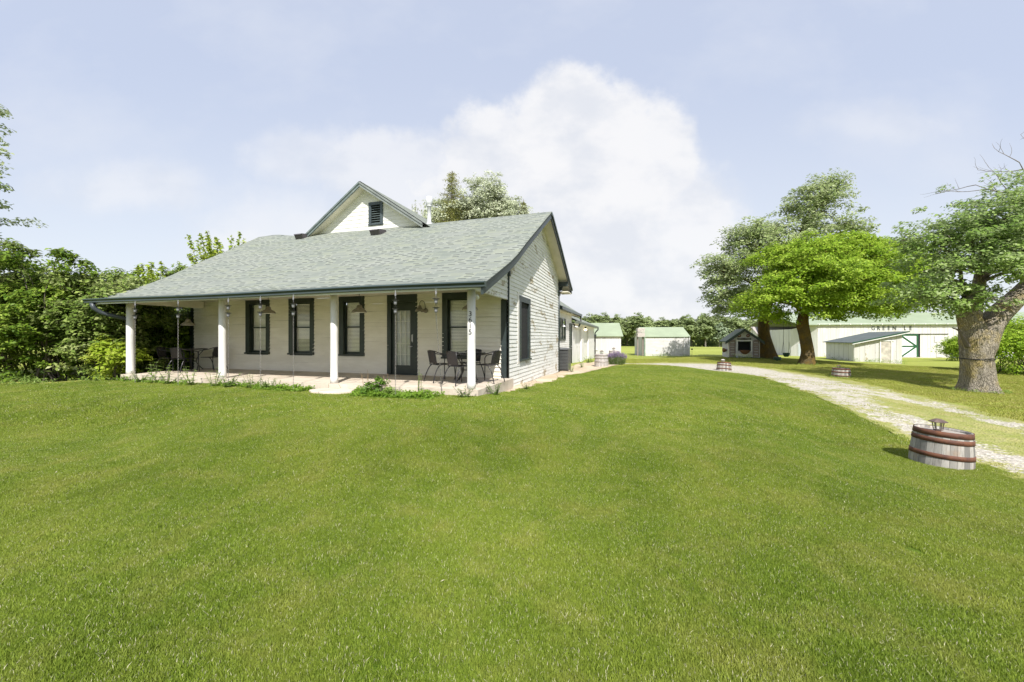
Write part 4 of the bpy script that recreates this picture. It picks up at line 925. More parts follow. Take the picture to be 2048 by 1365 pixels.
tree('maple_tree', 'tall grey-green silver maple directly right of the playhouse, behind the bright maple', 'tree', (20.5, 31.2), [(0, 0, 0), (-.1, 0, 1.0), (-.35, 0, 2.2), (-.3, 0, 3.6), (.2, 0, 5)], [.62, .50, .40, .34, .30],
     [(18.9, 31, 5.9, 3.7, 3.6, 3.2), (16.9, 30.5, 3.9, 1.9, 1.9, 1.5), (21.3, 31, 9.1, 3.0, 3, 2.1), (24.0, 31, 11.4, 2.5, 2.5, 2.3), (24.9, 31, 13.3, 1.5, 1.5, 1.3), (27.0, 31, 10.0, 2.1, 1.5, .75), (18.7, 31, 9.0, 2.2, 2.2, 1.7), (16.6, 30.6, 6.4, 1.5, 1.6, 1.5), (23.5, 31.5, 8, 2.4, 2, 1.5)],
     860, 54, .215, .66, L_grey, M_bark2, .16, TG, 5, 40, shell=(.45, 1.05), noisy=.35)
tree('maple_tree', 'light green maple top showing between the bright maple and the large right maple', 'tree', (60.5, 63), [(0, 0, 0), (0, 0, 5), (0, 0, 9)], [.6, .5, .4],
     [(60, 62, 13.0, 5.2, 4.5, 4.6), (64, 62, 12.0, 4.2, 4.2, 4.6), (61, 62, 8, 5, 5, 4), (55.5, 62, 12.5, 3, 3, 3)], 420, 70, .36, 1.2, L_bright, M_bark, .1, TG, 9, 12)
# large right maple: heavy forked trunk
x, y = 17.62, 14.7; z = hz(x, y)-.05
r = empty('maple_tree', (x, y, z)); tag(r, 'large old maple with thick forked lichen-stained trunk at the right edge', 'tree', TG)
a = trunkmesh([(0, 0, 0), (-.02, 0, .5), (-.10, 0, 1.2), (-.16, 0, 1.9), (-.2, 0, 2.4)], [.50, .44, .42, .43, .40], .11, 40, 4, .07)
b = trunkmesh([(-.12, 0, 2.1), (-.34, 0, 2.7), (-.52, 0, 3.2), (-.66, 0, 3.55)], [.42, .34, .26, .24], 0, 22, 6, .12)
c = trunkmesh([(-.08, 0, 1.0), (.0, 0, 1.7), (.35, .05, 2.5), (.95, .1, 3.1), (1.7, .2, 3.7), (2.7, .3, 4.6)], [.30, .44, .44, .40, .34, .26], 0, 24, 7, .1)
d = trunkmesh([(-.1, .1, 2.3), (.05, .2, 3.1), (.35, .3, 4.2), (.5, .3, 5.4)], [.26, .22, .18, .12], 0, 14, 8, .1)
for q in (b, c, d): a.add(q.v, q.f, None, True)
tr_ = a.build('trunk', M_bark, r)
t = MB(); vs = []
t.tube([(-.10+.445*math.cos(q)*1.0, .445*math.sin(q), 1.30+.012*math.sin(3*q)) for q in np.linspace(0, 2*math.pi, 33)], .013, 5, False); t.tube([(-.10+.45*math.cos(q), .45*math.sin(q), 1.27+.015*math.cos(2*q)) for q in np.linspace(0, 2*math.pi, 33)], .010, 5, False)
t.build('wire_loop', M_black, tr_)
t = MB(); t.tube(curve([(-.55, -.1, 1.75), (-.78, -.15, 2.05), (-1.0, -.2, 2.35), (-1.25, -.2, 2.45)]), [.09, .085, .08, .075, .07, .065, .06, .055, .05, .045, .045, .04, .04, .035, .03, .03, .025, .02, .02][:19], 7); t.build('broken_branch', M_twig, r)
LM = [(17.0, 14.4, 5.0, 1.7, 1.9, 1.3), (18.7, 14.7, 5.9, 2.0, 2.2, 1.45), (20.9, 15, 6.4, 2.0, 2, 1.6), (16.1, 14.3, 3.7, 1.3, 1.6, 1.1), (17.9, 13.9, 4.3, 1.6, 1.4, .8), (21.8, 15.3, 5.1, 1.7, 1.9, .8), (15.9, 14.6, 5.0, .9, 1.2, .8), (19.8, 14.4, 4.9, 1.4, 1.3, .7), (22.8, 15, 6, 1.6, 2, 1.6), (16.2, 14.0, 2.7, 1.3, 1.2, .55), (17.9, 13.6, 3.6, 1.3, .9, .55), (20.3, 14.3, 4.0, 1.2, 1.0, .5), (15.5, 14.8, 2.95, 1.0, 1.3, .55)]
lob = [(l[0]-x, l[1]-y, l[2]-z)+tuple(l[3:]) for l in LM]
P, N, CC = lobepts(lob, 820, 62, .40, (.35, 1.12), .42, .3, .25, .4); leafobj('crown', P, N, .125, L_maple, r, asp=.6)
mb = MB(); rd = random.Random(4)
for l in lob:
    s_ = (.35, .3, 4.2) if l[0] > -1.2 else (-.2, 0, 3.0)
    if l[0] > 2.4: s_ = (2.6, .3, 4.9)
    limbs(mb, s_, [l[:3]], .085, seed=rd.random(), r1=.03)
    for k_ in range(6):
        d = Vector(sph(1)[0]); limbs(mb, l[:3], [(l[0]+d.x*l[3]*1.0, l[1]+d.y*l[4]*.9, l[2]+d.z*l[5]*.9)], .028, seed=rd.random(), r1=.006)
mb.build('limbs', M_twig, r)
mb = MB()
def twig(mb, p, d, L, r0, depth, rd):
    pts = [Vector(p)]; dd = Vector(d).normalized()
    for i in range(5): dd = (dd+Vector((rd.uniform(-.25, .25), rd.uniform(-.25, .25), rd.uniform(-.2, .22)))).normalized(); pts.append(pts[-1]+dd*L/5)
    mb.tube(pts, [lerp(r0, r0*.3, i/5) for i in range(6)], 5, False)
    if depth:
        for i in (2, 3, 4, 5):
            q = (dd+Vector((rd.uniform(-.9, .9), rd.uniform(-.9, .9), rd.uniform(-.5, .7)))).normalized(); twig(mb, pts[i], q, L*rd.uniform(.35, .6), r0*.45, depth-1, rd)
for (px_, pz, dx, dz_, L) in ((2.9, 7.0, -.5, .5, 2.3), (3.4, 7.3, -.2, .9, 1.9), (2.2, 7.1, -1, .15, 2.2), (3.7, 7.0, .1, 1, 1.6)): twig(mb, (px_, .2, pz-z-.4), (dx, 0, dz_), L, .035, 2, rd)
mb.build('dead_twigs', M_dead, r)

# ------------------------------------------------------------------ farm buildings
M_gmetal = paint('pale_green_roof', (.30, .355, .235), .55, .12, .8)
M_boards = siding_mat('vertical_white_boards', (.67, .665, .65), (.57, .56, .54), .68)
M_boardsw = siding_mat('weathered_white_boards', (.66, .65, .63), (.55, .53, .50), .66)
M_palw = wood('grey_pallet_wood', (.18, .14, .12), (.36, .30, .27), (6, 6, 20))
def vboards(mb, p0, p1, z0, ztop, w=.2, out=.02, zb=None):
    """vertical boards between plan points p0,p1, ztop(f) gives the top height"""
    p0, p1 = Vector(p0), Vector(p1); L = (p1-p0).length; n = max(1, int(L/w)); d = (p1-p0)/L; nrm = Vector((d.y, -d.x))
    for i in range(n):
        f0, f1 = i/n, (i+1)/n; a = p0.lerp(p1, f0)+d*.006; b = p0.lerp(p1, f1)-d*.006; o_ = out+.006*((i*7) % 3)
        za, zb_ = ztop(f0), ztop(f1); c0, c1 = a+nrm*o_, b+nrm*o_
        V = [(a.x, a.y, z0), (b.x, b.y, z0), (b.x, b.y, zb_), (a.x, a.y, za), (c0.x, c0.y, z0), (c1.x, c1.y, z0), (c1.x, c1.y, zb_), (c0.x, c0.y, za)]
        F = [(4, 5, 6, 7), (0, 4, 7, 3), (1, 2, 6, 5), (3, 7, 6, 2)]; u0 = f0*L*.6+i*1.37
        mb.add(V, F, [[(0, u0), (0, u0+w*.5), (zb_*.5, u0+w*.5), (za*.5, u0)]]*4)
def slope(mb, P, th=.08):
    """roof plane: 4 points, given thickness"""
    P = [Vector(p) for p in P]; n = (P[1]-P[0]).cross(P[3]-P[0]).normalized()
    if n.z < 0: n = -n
    mb.add(P+[p-n*th for p in P], [(0, 1, 2, 3), (7, 6, 5, 4), (0, 4, 5, 1), (1, 5, 6, 2), (2, 6, 7, 3), (3, 7, 4, 0)])
def gabled(name, lab, cat, x0, y0, ang, L, D, zb, ze, zr, wallm, roofm, over=.2, hboards=False, gap=None):
    """gabled building: eave front wall from local (0,0) to (L,0), depth D"""
    r = empty(name, (x0, y0, 0), ang); tag(r, lab, cat)
    t = MB()
    if hboards:
        c_ = clap(lambda u_, n_, z_: (u_, -n_, z_), 0, L, zb, ze, e=.15, seed=3, warp=.006); t = c_
    else: vboards(t, (0, 0), (L, 0), zb, lambda f: ze)
    t.build('front_wall', wallm, r)
    t = MB(); gz = lambda f: ze+(zr-ze)*(1-abs(2*f-1)); vboards(t, (L, 0), (L, D), zb, gz); t.build('end_wall', wallm, r)
    t = MB(); vboards(t, (0, D), (0, 0), zb, gz); t.build('end_wall', wallm, r)
    t = MB(); vboards(t, (L, D), (0, D), zb, lambda f: ze); t.build('back_wall', wallm, r)
    k_ = (zr-ze)/(D/2); t = MB(); slope(t, [(-over, -over, ze-k_*over+.06), (L+over, -over, ze-k_*over+.06), (L+over, D/2, zr+.06), (-over, D/2, zr+.06)])
    slope(t, [(L+over, D+over, ze-k_*over+.06), (-over, D+over, ze-k_*over+.06), (-over, D/2, zr+.06), (L+over, D/2, zr+.06)]); t.build('roof', roofm, r)
    return r
# shed with the coloured window
s1 = gabled('shed', 'white board shed with pale green roof and a coloured glass window beside the garage', 'shed', 5.2, 38.3, -R(8), 4.75, 5.0, -.9, 1.5, 2.72, M_boards, M_gmetal)
s1.location = (5.35, 36.7, 0)
t = MB(); t.box((1.52, 2.42), (-.07, -.03), (.35, 1.30)); wd = t.build('window', M_sash, s1)
CG = [(.75, .06, .04), (.32, .03, .04), (.80, .62, .02), (.08, .05, .09), (.30, .45, .75), (.10, .32, .22)]
for i in range(6):
    cx_, cz = (i % 2), i//2; t = MB(); t.box((1.58+cx_*.40, 1.92+cx_*.40), (-.085, -.072), (1.0-cz*.29, 1.25-cz*.29)); t.build('pane', paint('coloured_pane_%d' % i, CG[i], .3, .1), wd)
t = MB(); t.box((1.4, 2.65), (-.10, -.03), (.16, .24)); t.build('shelf', M_white, s1)
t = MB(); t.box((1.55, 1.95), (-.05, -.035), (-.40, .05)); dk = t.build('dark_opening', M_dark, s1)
t = MB(); t.tube([(1.45, -.08, -.4), (1.95, -.08, .0)], .03, 4); t.build('brace', M_palw, dk)
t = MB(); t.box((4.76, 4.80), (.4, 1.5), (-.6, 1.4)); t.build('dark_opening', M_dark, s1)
t = MB(); t.box((4.80, 4.85), (1.5, 2.3), (-.7, 1.45)); t.build('open_door', M_boards, s1)
# long white shed
s2 = gabled('shed', 'long white shed with pale green roof and lattice end, standing alone by the field', 'shed', 14.05, 41.2, -R(1), 4.62, 3.6, -.75, 1.42, 2.42, M_boardsw, M_gmetal, .12, True)
t = MB()
for i in range(-14, 12):
    for s in (-1, 1):
        x0 = 4.10; w = .55; z0 = -.55+i*.14
        pts = []
        p = [(x0, z0), (x0+w, z0+s*w)]
        (xa, za), (xb, zb_) = p
        def clipz(xa, za, xb, zb_, lo=-.55, hi=1.30):
            out = []
            for t_ in np.linspace(0, 1, 23):
                zz = za+(zb_-za)*t_
                if lo <= zz <= hi: out.append((xa+(xb-xa)*t_, zz))
            return out
        o_ = clipz(xa, za, xb, zb_)
        if len(o_) > 1: t.tube([(o_[0][0], -.06-.008*s, o_[0][1]), (o_[-1][0], -.06-.008*s, o_[-1][1])], .016, 4, False, False)
t.box((4.06, 4.11), (-.09, -.03), (-.6, 1.36)); t.box((4.62, 4.68), (-.09, -.03), (-.6, 1.36)); t.build('lattice', M_white, s2)
t = MB(); t.box((-.10, .02), (-.10, .04), (-.7, 1.42)); t.build('corner_post', paint('faded_green_post', (.25, .33, .25), .7, .3, 3), s2)
pl = empty('plank_stack', (13.55, 41.3, 0)); tag(pl, 'short stack of weathered planks raised on posts at the left end of the long shed', 'planks')
for i in range(6): t = MB(); t.box((-.35+.03*(i % 2), .40+.02*(i % 3)), (-.3, .3), (1.42+i*.155, 1.42+i*.155+(.14 if i not in (2, 3) else .10))); t.build('plank', wood('pale_plank', (.42, .36, .33), (.62, .57, .53), (3, 3, 20)), pl)
for xx in (-.25, .3): t = MB(); t.box((xx-.05, xx+.05), (-.05, .05), (hz(13.55, 41.3)-.1, 1.42)); t.build('post', M_palw, pl)
# playhouse
px0, py0 = 16.75, 30.2; zb = hz(17.4, 30.4)-.05
ph = empty('playhouse', (px0, py0, zb), -R(17)); tag(ph, 'small white playhouse with green gable roof, dark opening and wooden pallets', 'playhouse')
PW, PD, PE, PR = 2.12, 2.0, 1.50, 2.30
gz = lambda f: PE+(PR-PE)*(1-abs(2*f-1))
t = MB()
def pf(a, b, z0, fn): vboards(t, (a, 0), (b, 0), z0, fn, .11)
pf(0, .62, .12, lambda f: gz(f*.62/PW)); pf(1.55, PW, .12, lambda f: gz((1.55+f*(PW-1.55))/PW))
pf(.62, 1.55, .12, lambda f: .62); pf(.62, 1.55, 1.36, lambda f: gz((.62+f*.93)/PW)); t.build('front_wall', M_boards, ph)
t = MB(); vboards(t, (0, PD), (0, 0), .1, lambda f: PE, .12); t.build('side_wall', M_boards, ph)
t = MB(); vboards(t, (PW, 0), (PW, PD), .1, lambda f: PE, .12); t.build('side_wall', M_boards, ph)
t = MB(); t.box((.02, PW-.02), (.02, PD), (.1, 1.45)); 
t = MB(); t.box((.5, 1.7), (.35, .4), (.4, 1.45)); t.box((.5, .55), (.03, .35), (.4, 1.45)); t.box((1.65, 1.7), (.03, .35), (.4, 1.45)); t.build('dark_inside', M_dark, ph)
t = MB(); t.box((.56, .63), (-.06, .0), (.58, 1.36)); t.box((1.54, 1.61), (-.06, .0), (.58, 1.36)); t.box((.56, 1.61), (-.065, .0), (1.36, 1.42)); t.build('window_frame', M_white, ph)
t = MB(); t.box((.63, .70), (-.04, .02), (.62, 1.36)); t.box((1.47, 1.54), (-.04, .02), (.62, 1.36)); t.box((.70, 1.47), (-.04, .02), (.62, .68)); t.box((.70, 1.47), (-.04, .02), (1.30, 1.36)); t.build('inner_frame', M_green, ph)
kk = (PR-PE)/(PW/2); ov = .26; M_pg = paint('playhouse_green', (.02, .075, .035), .5, .2, 3)
t = MB()
for s in (0, 1):
    xe = -ov if s == 0 else PW+ov; ze_ = PE-kk*ov+.03; slope(t, [(xe, -.32, ze_), (PW/2, -.32, PR+.03), (PW/2, PD+.2, PR+.03), (xe, PD+.2, ze_)], .06)
t.build('roof', M_pg, ph)
t = MB()
for s in (0, 1):
    xe = -ov if s == 0 else PW+ov; ze_ = PE-kk*ov-.03; P = [(xe, -.34, ze_), (PW/2, -.34, PR-.03), (PW/2, -.34, PR-.19), (xe, -.34, ze_-.16)]; P += [(a, -.30, c) for a, b, c in P]
    t.add(P, [(0, 1, 2, 3), (4, 5, 6, 7), (0, 1, 5, 4), (3, 2, 6, 7), (0, 3, 7, 4)])
t.build('rake_board', M_green, ph)
t = MB(); t.box((-.05, PW+.05), (-.10, .0), (-.12, .12)); t.build('skirt', M_green2, ph)
def pallet(xa, xb):
    t = MB(); t.box((xa, xa+.05), (-.14, -.03), (.15, 1.42)); t.box((xb-.05, xb), (-.14, -.03), (.15, 1.42)); o = t.build('pallet_shutter', M_palw, ph)
    for i, z_ in enumerate((.17, .42, .60, .80, .98, 1.10, 1.30)): t = MB(); t.box((xa+.05, xb-.05), (-.16-.01*(i % 2), -.14), (z_, z_+(.12 if i % 2 else .16))); t.build('slat', M_palw, o)
pallet(.06, .46); pallet(1.68, 2.06)
t = MB(); t.lathe([(.0, -.30), (.15, -.27), (.28, -.16), (.36, -.02), (.38, .02), (.0, .02)], 18, Matrix.Translation((1.09, -.20, .66))@Matrix.Scale(.55, 4, (0, 1, 0))); o = t.build('window_basket', wood('coir_basket', (.10, .045, .02), (.22, .11, .05), (20, 20, 20)), ph)
t = MB(); t.lathe([(.0, -.26), (.13, -.22), (.22, -.1), (.26, .04), (.0, .04)], 16, Matrix.Translation((-.18, .3, .72))@Matrix.Rotation(R(25), 4, 'Y')@Matrix.Scale(.7, 4, (1, 0, 0))); t.build('side_basket', bpy.data.materials['coir_basket'], ph)
for xx in (.74, 1.33):
    t = MB(); t.lathe([(.0, .02), (.09, .02), (.125, .0), (.13, .02), (.12, .035), (.0, .03)], 20, Matrix.Translation((xx, -.05, 1.78))@Matrix.Rotation(R(90), 4, 'X')); o = t.build('round_plaque', paint('plaque_rust', (.17, .075, .05), .6, .2), ph)
    t = MB(); t.lathe([(.0, .045), (.04, .045), (.06, .03)], 12, Matrix.Translation((xx, -.055, 1.78))@Matrix.Rotation(R(90), 4, 'X')); t.build('plaque_centre', paint('plaque_pink', (.50, .38, .33), .6, .4, 20), o)
t = MB(); n_ = 12
for i in range(n_+1):
    f = i/n_; w = .055+.035*math.sin(f*math.pi)**2; xx = lerp(.60, 1.54, f); t.v += [(xx, -.09, 1.53-w), (xx, -.09, 1.53+w), (xx, -.06, 1.53-w), (xx, -.06, 1.53+w)]
for i in range(n_): a = i*4; t.f += [(a, a+4, a+5, a+1), (a+1, a+5, a+7, a+3), (a+2, a+6, a+4, a)]
sg = t.build('name_board', M_num, ph)
t = MB(); rd = random.Random(2); xx = .66
while xx < 1.47:
    if not 1.02 < xx < 1.09:
        w = rd.choice((.03, .035, .04)); t.box((xx, xx+.012), (-.096, -.091), (1.50, 1.56)); t.box((xx+.014, xx+w), (-.096, -.091), (1.545, 1.557)); t.box((xx+.014, xx+w*.8), (-.096, -.091), (1.505, 1.517))
    xx += .055
t.build('faded_lettering', paint('sign_white', (.6, .6, .58), .6), sg)
t = MB(); t.lathe([(.0, 0), (.07, 0), (.09, .18), (.085, .2), (.0, .2)], 14); wc = t.build('watering_can', paint('blue_white_enamel', (.55, .58, .68), .3, .5, 9), None, (px0+.48, py0-.42, zb+.02)); tag(wc, 'small blue and white pot before the playhouse', 'pot')
t = MB(); t.lathe([(.0, 0), (.20, .0), (.25, .1), (.26, .3), (.24, .32), (.0, .3)], 16); o = t.build('planter', M_pg, None, (20.2-.55, 31.0-2.1, hz(19.7, 29)-.05)); tag(o, 'low dark green tub in the grass between playhouse and tree trunk', 'tub')
# swings hanging from the trees
def swing(x, y, zt, zseat, lab, bucket=True):
    r = empty('swing', (x, y, zseat)); tag(r, lab, 'swing', 'swings hung from the maples')
    s_ = .19
    t = MB(); t.lathe([(.0, 0), (.13, .0), (.21, .12), (.24, .27), (.225, .27), (.12, .03), (.0, .02)], 16, Matrix.Scale(.7, 4, (0, 1, 0))); t.build('seat', M_pg, r)
    for sx_ in (-1, 1):
        t = MB(); t.tube([(sx_*s_*1.2, .1, .26), (sx_*s_, 0, 1.1), (sx_*s_, 0, zt-zseat)], .012, 5); t.tube([(sx_*s_*1.2, -.1, .26), (sx_*s_, 0, 1.1)], .010, 5); t.build('rope', M_rope, r)
swing(19.2, 27.3, 4.6, .0, 'dark green bucket swing hanging between the two maple trunks')
swing(18.7, 30.0, 4.8, .0, 'dark swing seat hanging just right of the playhouse')
# grey-roofed outbuilding
ob = gabled('outbuilding', 'low white outbuilding with ribbed grey metal roof, seen between the two maple trunks', 'shed', 36.2, 56.5, -R(10), 11, 6, -1.4, 1.32, 2.9, M_boards, M_gmetal, .25)
rm = NT('ribbed_grey_roof'); wv = rm.nd('ShaderNodeTexWave', wave_type='BANDS', bands_direction='X'); wv.inputs['Scale'].default_value = 1.6; rm.l.new(rm.co(), wv.inputs['Vector']); rm.set(rm.mix(wv.outputs['Fac'], (.34, .30, .29), (.48, .44, .42)), .6, wv.outputs['Fac'], .5, .03)
for c in kids(ob):
    if c.name.startswith('roof'): c.data.materials.clear(); c.data.materials.append(rm.m)
t = MB(); t.box((4.6, 6.3), (-.07, -.03), (.75, 1.25)); t.build('window', wood('boarded_window', (.30, .24, .20), (.5, .42, .36), (1, 1, 20)), ob)
t = MB(); t.box((.9, 1.5), (-.07, -.03), (-1.1, .2)); t.build('door', paint('grey_door', (.45, .42, .45), .6), ob)
t = MB(); t.box((-.3, 11.3), (-.34, -.26), (1.05, 1.24)); t.build('fascia', M_white, ob)
# lean-to shed in front of the barn
ls = empty('lean_to_shed', (29.5, 33.6, 0), -R(21.5)); tag(ls, 'white single-slope shed with green roof edge and weathered door before the barn', 'shed')
zb = -.95; zl, zh = .93, 1.74
t = MB(); vboards(t, (0, 0), (3.15, 0), zb, lambda f: lerp(zl, zh, f), .35, .02); t.build('front_wall', M_boardsw, ls)
t = MB(); vboards(t, (0, 6.3), (0, 0), zb, lambda f: zl, .35, .02); t.build('side_wall', M_boards, ls)
t = MB(); vboards(t, (3.15, 0), (3.15, 6.3), zb, lambda f: zh, .35, .02); t.build('side_wall', M_boards, ls)
t = MB(); slope(t, [(-.25, -.3, zl-.03), (3.5, -.3, zh+.13), (3.5, 6.6, zh+.13), (-.25, 6.6, zl-.03)], .05); t.build('roof', paint('grey_felt_roof', (.10, .12, .118), .85, .2, 2), ls)
k_ = (zh+.16-zl)/3.75
t = MB(); P = [(-.25, -.34, zl-.01), (3.52, -.34, zh+.15), (3.52, -.34, zh+.05), (-.25, -.34, zl-.12)]; P += [(a, -.30, c) for a, b, c in P]; t.add(P, [(0, 1, 2, 3), (4, 5, 6, 7), (0, 1, 5, 4), (3, 2, 6, 7), (1, 2, 6, 5)]); t.build('green_roof_edge', M_pg, ls)
t = MB(); P = [(-.25, -.33, zl-.122), (3.5, -.33, zh+.045), (3.5, -.33, zh-.03), (-.25, -.33, zl-.19)]; P += [(a, -.29, c) for a, b, c in P]; t.add(P, [(0, 1, 2, 3), (4, 5, 6, 7), (3, 2, 6, 7)]); t.build('white_barge_board', M_white, ls)
t = MB(); t.box((1.78, 2.42), (-.06, -.03), (-.80, 1.02)); dd = t.build('door', paint('peeling_door', (.58, .53, .46), .7, .35, 3, dirt=(.30, .20, .13)), ls)
t = MB(); t.box((1.68, 1.77), (-.09, -.03), (-.85, 1.30)); t.box((2.43, 2.50), (-.09, -.03), (-.85, 1.12)); t.box((1.78, 2.62), (-.10, -.03), (1.03, 1.12)); t.build('door_casing', M_white, ls)
t = MB(); t.box((.9, 2.9), (-.5, -.05), (-.95, -.80)); t.build('sill_slab', M_slab, ls)
# barn
BA = -R(8)
bn = empty('barn', (37.9, 48.4, 0), BA); tag(bn, 'big white barn with green roof, painted letters and a green-framed sliding door', 'barn')
ze, zr = 3.05, 4.7; zb = -1.35
t = MB(); vboards(t, (0, 0), (30, 0), zb, lambda f: ze, .3, .02); t.build('front_wall', M_boardsw, bn)
t = MB()
P0 = Vector((0, 0)); P1 = Vector((-1.9, 2.1)); vboards(t, (P1.x, P1.y), (0, 0), zb, lambda f: lerp(2.4, ze, f), .3, .02); vboards(t, (-1.9, 14), (-1.9, 2.1), zb, lambda f: 2.4, .3, .02); t.build('side_wall', M_boards, bn)
t = MB(); slope(t, [(-2.2, -.35, ze-.12), (30.4, -.35, ze-.12), (30.4, 7, zr), (-2.2, 7, zr)], .08); slope(t, [(30.4, 14.4, ze-.12), (-2.2, 14.4, ze-.12), (-2.2, 7, zr), (30.4, 7, zr)], .08); t.build('roof', M_gmetal, bn)
t = MB(); 
for i in range(26): t.box((i*1.15-.04, i*1.15+.04), (-.40, -.05), (ze-.16, ze-.06))
t.build('rafter_tails', M_white, bn)
M_sg = paint('sign_green_frame', (.012, .085, .03), .5, .2, 2)
def blet(sx_, s_):
    me = text_mesh(s_, .70, .01); me.materials.clear(); me.materials.append(paint('barn_letter_paint', (.035, .06, .05), .7, .3, 3) if 'barn_letter_paint' not in bpy.data.materials else bpy.data.materials['barn_letter_paint']); me.name = 'painted_letter'
    o = bpy.data.objects.new('painted_letter', me); COL.objects.link(o); o.parent = bn; o.location = (sx_, -.055, 2.24); o.rotation_euler = (R(90), 0, 0); o.scale = (.78, 1, 1)
def bloc(px, py): # place along the front wall
    d = Vector((math.cos(BA), math.sin(BA))); tx = (px-1024)/780; return (37.9-tx*48.4)/(tx*d.y-d.x)
for ch, px_ in zip('GREENLE', (1746, 1756.5, 1766.5, 1777, 1788, 1809.5, 1820.5)): blet(bloc(px_, 0), ch)
x0, x1 = bloc(1801, 0), bloc(1835, 0); z0, z1 = -1.16, 1.72
t = MB(); t.box((x0, x1), (-.08, -.05), (z0, z1)); dd = t.build('sliding_door', paint('door_white', (.78, .78, .78), .55, .05, 1), bn)
t = MB(); w = .17; t.box((x0, x1), (-.12, -.08), (z1-w, z1)); t.box((x0, x1), (-.12, -.08), (z0, z0+w)); t.box((x1-w, x1), (-.121, -.08), (z0, z1)); t.box((x0-.0, x1-w), (-.118, -.08), ((z0+z1)/2-w/2, (z0+z1)/2+w/2))
for s in (0, 1):
    za = z1-w if s == 0 else z0+w; zc = (z0+z1)/2; P = [(x0, -.116, za-.11), (x0, -.116, za+.11), (x1-w, -.116, zc+.11), (x1-w, -.116, zc-.11)]; P += [(a, -.08, c) for a, b, c in P]; t.add(P, [(0, 1, 2, 3), (0, 3, 7, 4), (1, 2, 6, 5)])
t.build('door_frame', M_sg, dd)
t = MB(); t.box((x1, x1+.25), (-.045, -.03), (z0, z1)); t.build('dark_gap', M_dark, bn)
t = MB(); t.box((x0-1, x1+3.2), (-.13, -.05), (z1+.02, z1+.07)); t.build('door_rail', M_black, bn)
t = MB(); t.box((x0-1.5, x1+1.2), (-1.3, -.1), (-1.35, hz(50, 46)+.06)); t.build('concrete_apron', M_slab, bn)
t = MB(); t.box((bloc(1872, 0), bloc(1884, 0)), (-.07, -.03), (-1.0, .75)); t.box((bloc(1868, 0), bloc(1886, 0)), (-.08, -.03), (.8, 1.5)); t.build('small_door', M_boardsw, bn)
t = MB(); t.box((-1.5, -1.45), (.0, .0), (0, 0))
for a, b, c, d in ((-1.55, -.75, -1.1, .55), (-1.1, -.6, .75, 2.2)):
    t = MB(); dv_ = (Vector((-1.9, 2.1))).normalized()
    p, q = Vector((0, 0))+dv_*(-a)*1.3, dv_*(-b)*1.3; nn_ = Vector((-dv_.y, dv_.x)); 
    if nn_.y > 0: nn_ = -nn_
    t.v += [(p.x+nn_.x*.06, p.y+nn_.y*.06, c), (q.x+nn_.x*.06, q.y+nn_.y*.06, c), (q.x+nn_.x*.06, q.y+nn_.y*.06, d), (p.x+nn_.x*.06, p.y+nn_.y*.06, d)]; t.f += [(0, 1, 2, 3)]; t.build('side_door_panel', paint('bluish_shade_panel', (.66, .70, .76), .5, .05, 1), bn)  # bluish shade of the barn side is put into the panel colour

# ------------------------------------------------------------------ shrubs, hedge, other trees
def shrub(lab, x, y, lobes, ncl, nl, ls, rc, lm, group=None, name='shrub', cat='shrub', shell=(.5, 1.0), flat=.7, stems=10, noisy=.3, asp=.5):
    z = hz(x, y)-.05; r = empty(name, (x, y, z)); tag(r, lab, cat, group)
    P, N, CC = lobepts(lobes, ncl, nl, rc, shell, flat, .5, .1, noisy); keep = P[:, 2] > .0; leafobj('foliage', P[keep], N[keep], ls, lm, r, asp=asp)
    mb = MB(); rd = random.Random(int(abs(x)*10))
    for i in range(stems):
        l = rd.choice(lobes); limbs(mb, (rd.uniform(-.3, .3)*lobes[0][3], rd.uniform(-.3, .3)*lobes[0][4], 0), [(l[0]+rd.uniform(-.5, .5)*l[3], l[1]+rd.uniform(-.5, .5)*l[4], l[2]+rd.uniform(0, .6)*l[5])], .035*min(1, lobes[0][3]*.6), seed=i, r1=.006*min(1, lobes[0][3]))
    mb.build('stems', M_twig, r); return r
HG = 'tall shrubs of the hedge left of the house'
HS = [(-19.0, 12.6, 3.6, 2.1, L_hedge, 'hedge shrub at the far left edge of the photograph'), (-16.6, 12.9, 3.75, 1.9, L_hedge2, 'tall paler hedge shrub, second from the left edge'), (-14.6, 12.5, 3.35, 1.7, L_hedge, 'dark glossy hedge shrub midway between the left edge and the porch'), (-12.9, 12.7, 3.2, 1.5, L_hedge2, 'hedge shrub reaching the porch gutter end'),
      (-14.3, 15.5, 3.7, 2.0, L_hedge2, 'pale hedge shrub behind the gutter end'), (-12.6, 18.0, 3.3, 1.9, L_hedge, 'dark shrub seen through the left end of the porch'), (-10.9, 17.2, 3.3, 1.5, L_hedge, 'dark shrub behind the left corner of the house'), (-17.5, 16.5, 4.0, 2.2, L_hedge, 'hedge shrub in the back row on the far left'),
      (-12.35, 14.6, 2.5, 1.25, L_hedge, 'dark shrub seen between the two leftmost columns')]
for i, (x, y, h, w, lm, lb) in enumerate(HS):
    lob = [(0, 0, h*.30, w*1.0, w*.95, h*.36), (.2, .1, h*.62, w*.92, w*.9, h*.30), (-.4*w, 0, h*.8, w*.6, w*.6, h*.19), (.5*w, 0, h*.78, w*.5, w*.6, h*.20), (0, -.3*w, h*.45, w*.8, w*.8, h*.3)]
    h += .42; lob += [(random.uniform(-.8, .8)*w, random.uniform(-.7, .1)*w, h*random.uniform(.3, 1.0), w*.35, w*.35, h*.12) for _ in range(7)]
    shrub(lb, x, y, lob, 560, 46 if i not in (7,) else 32, .135, .24, lm, HG, name='hedge_shrub', shell=(.55, 1.05), stems=14, flat=.65)
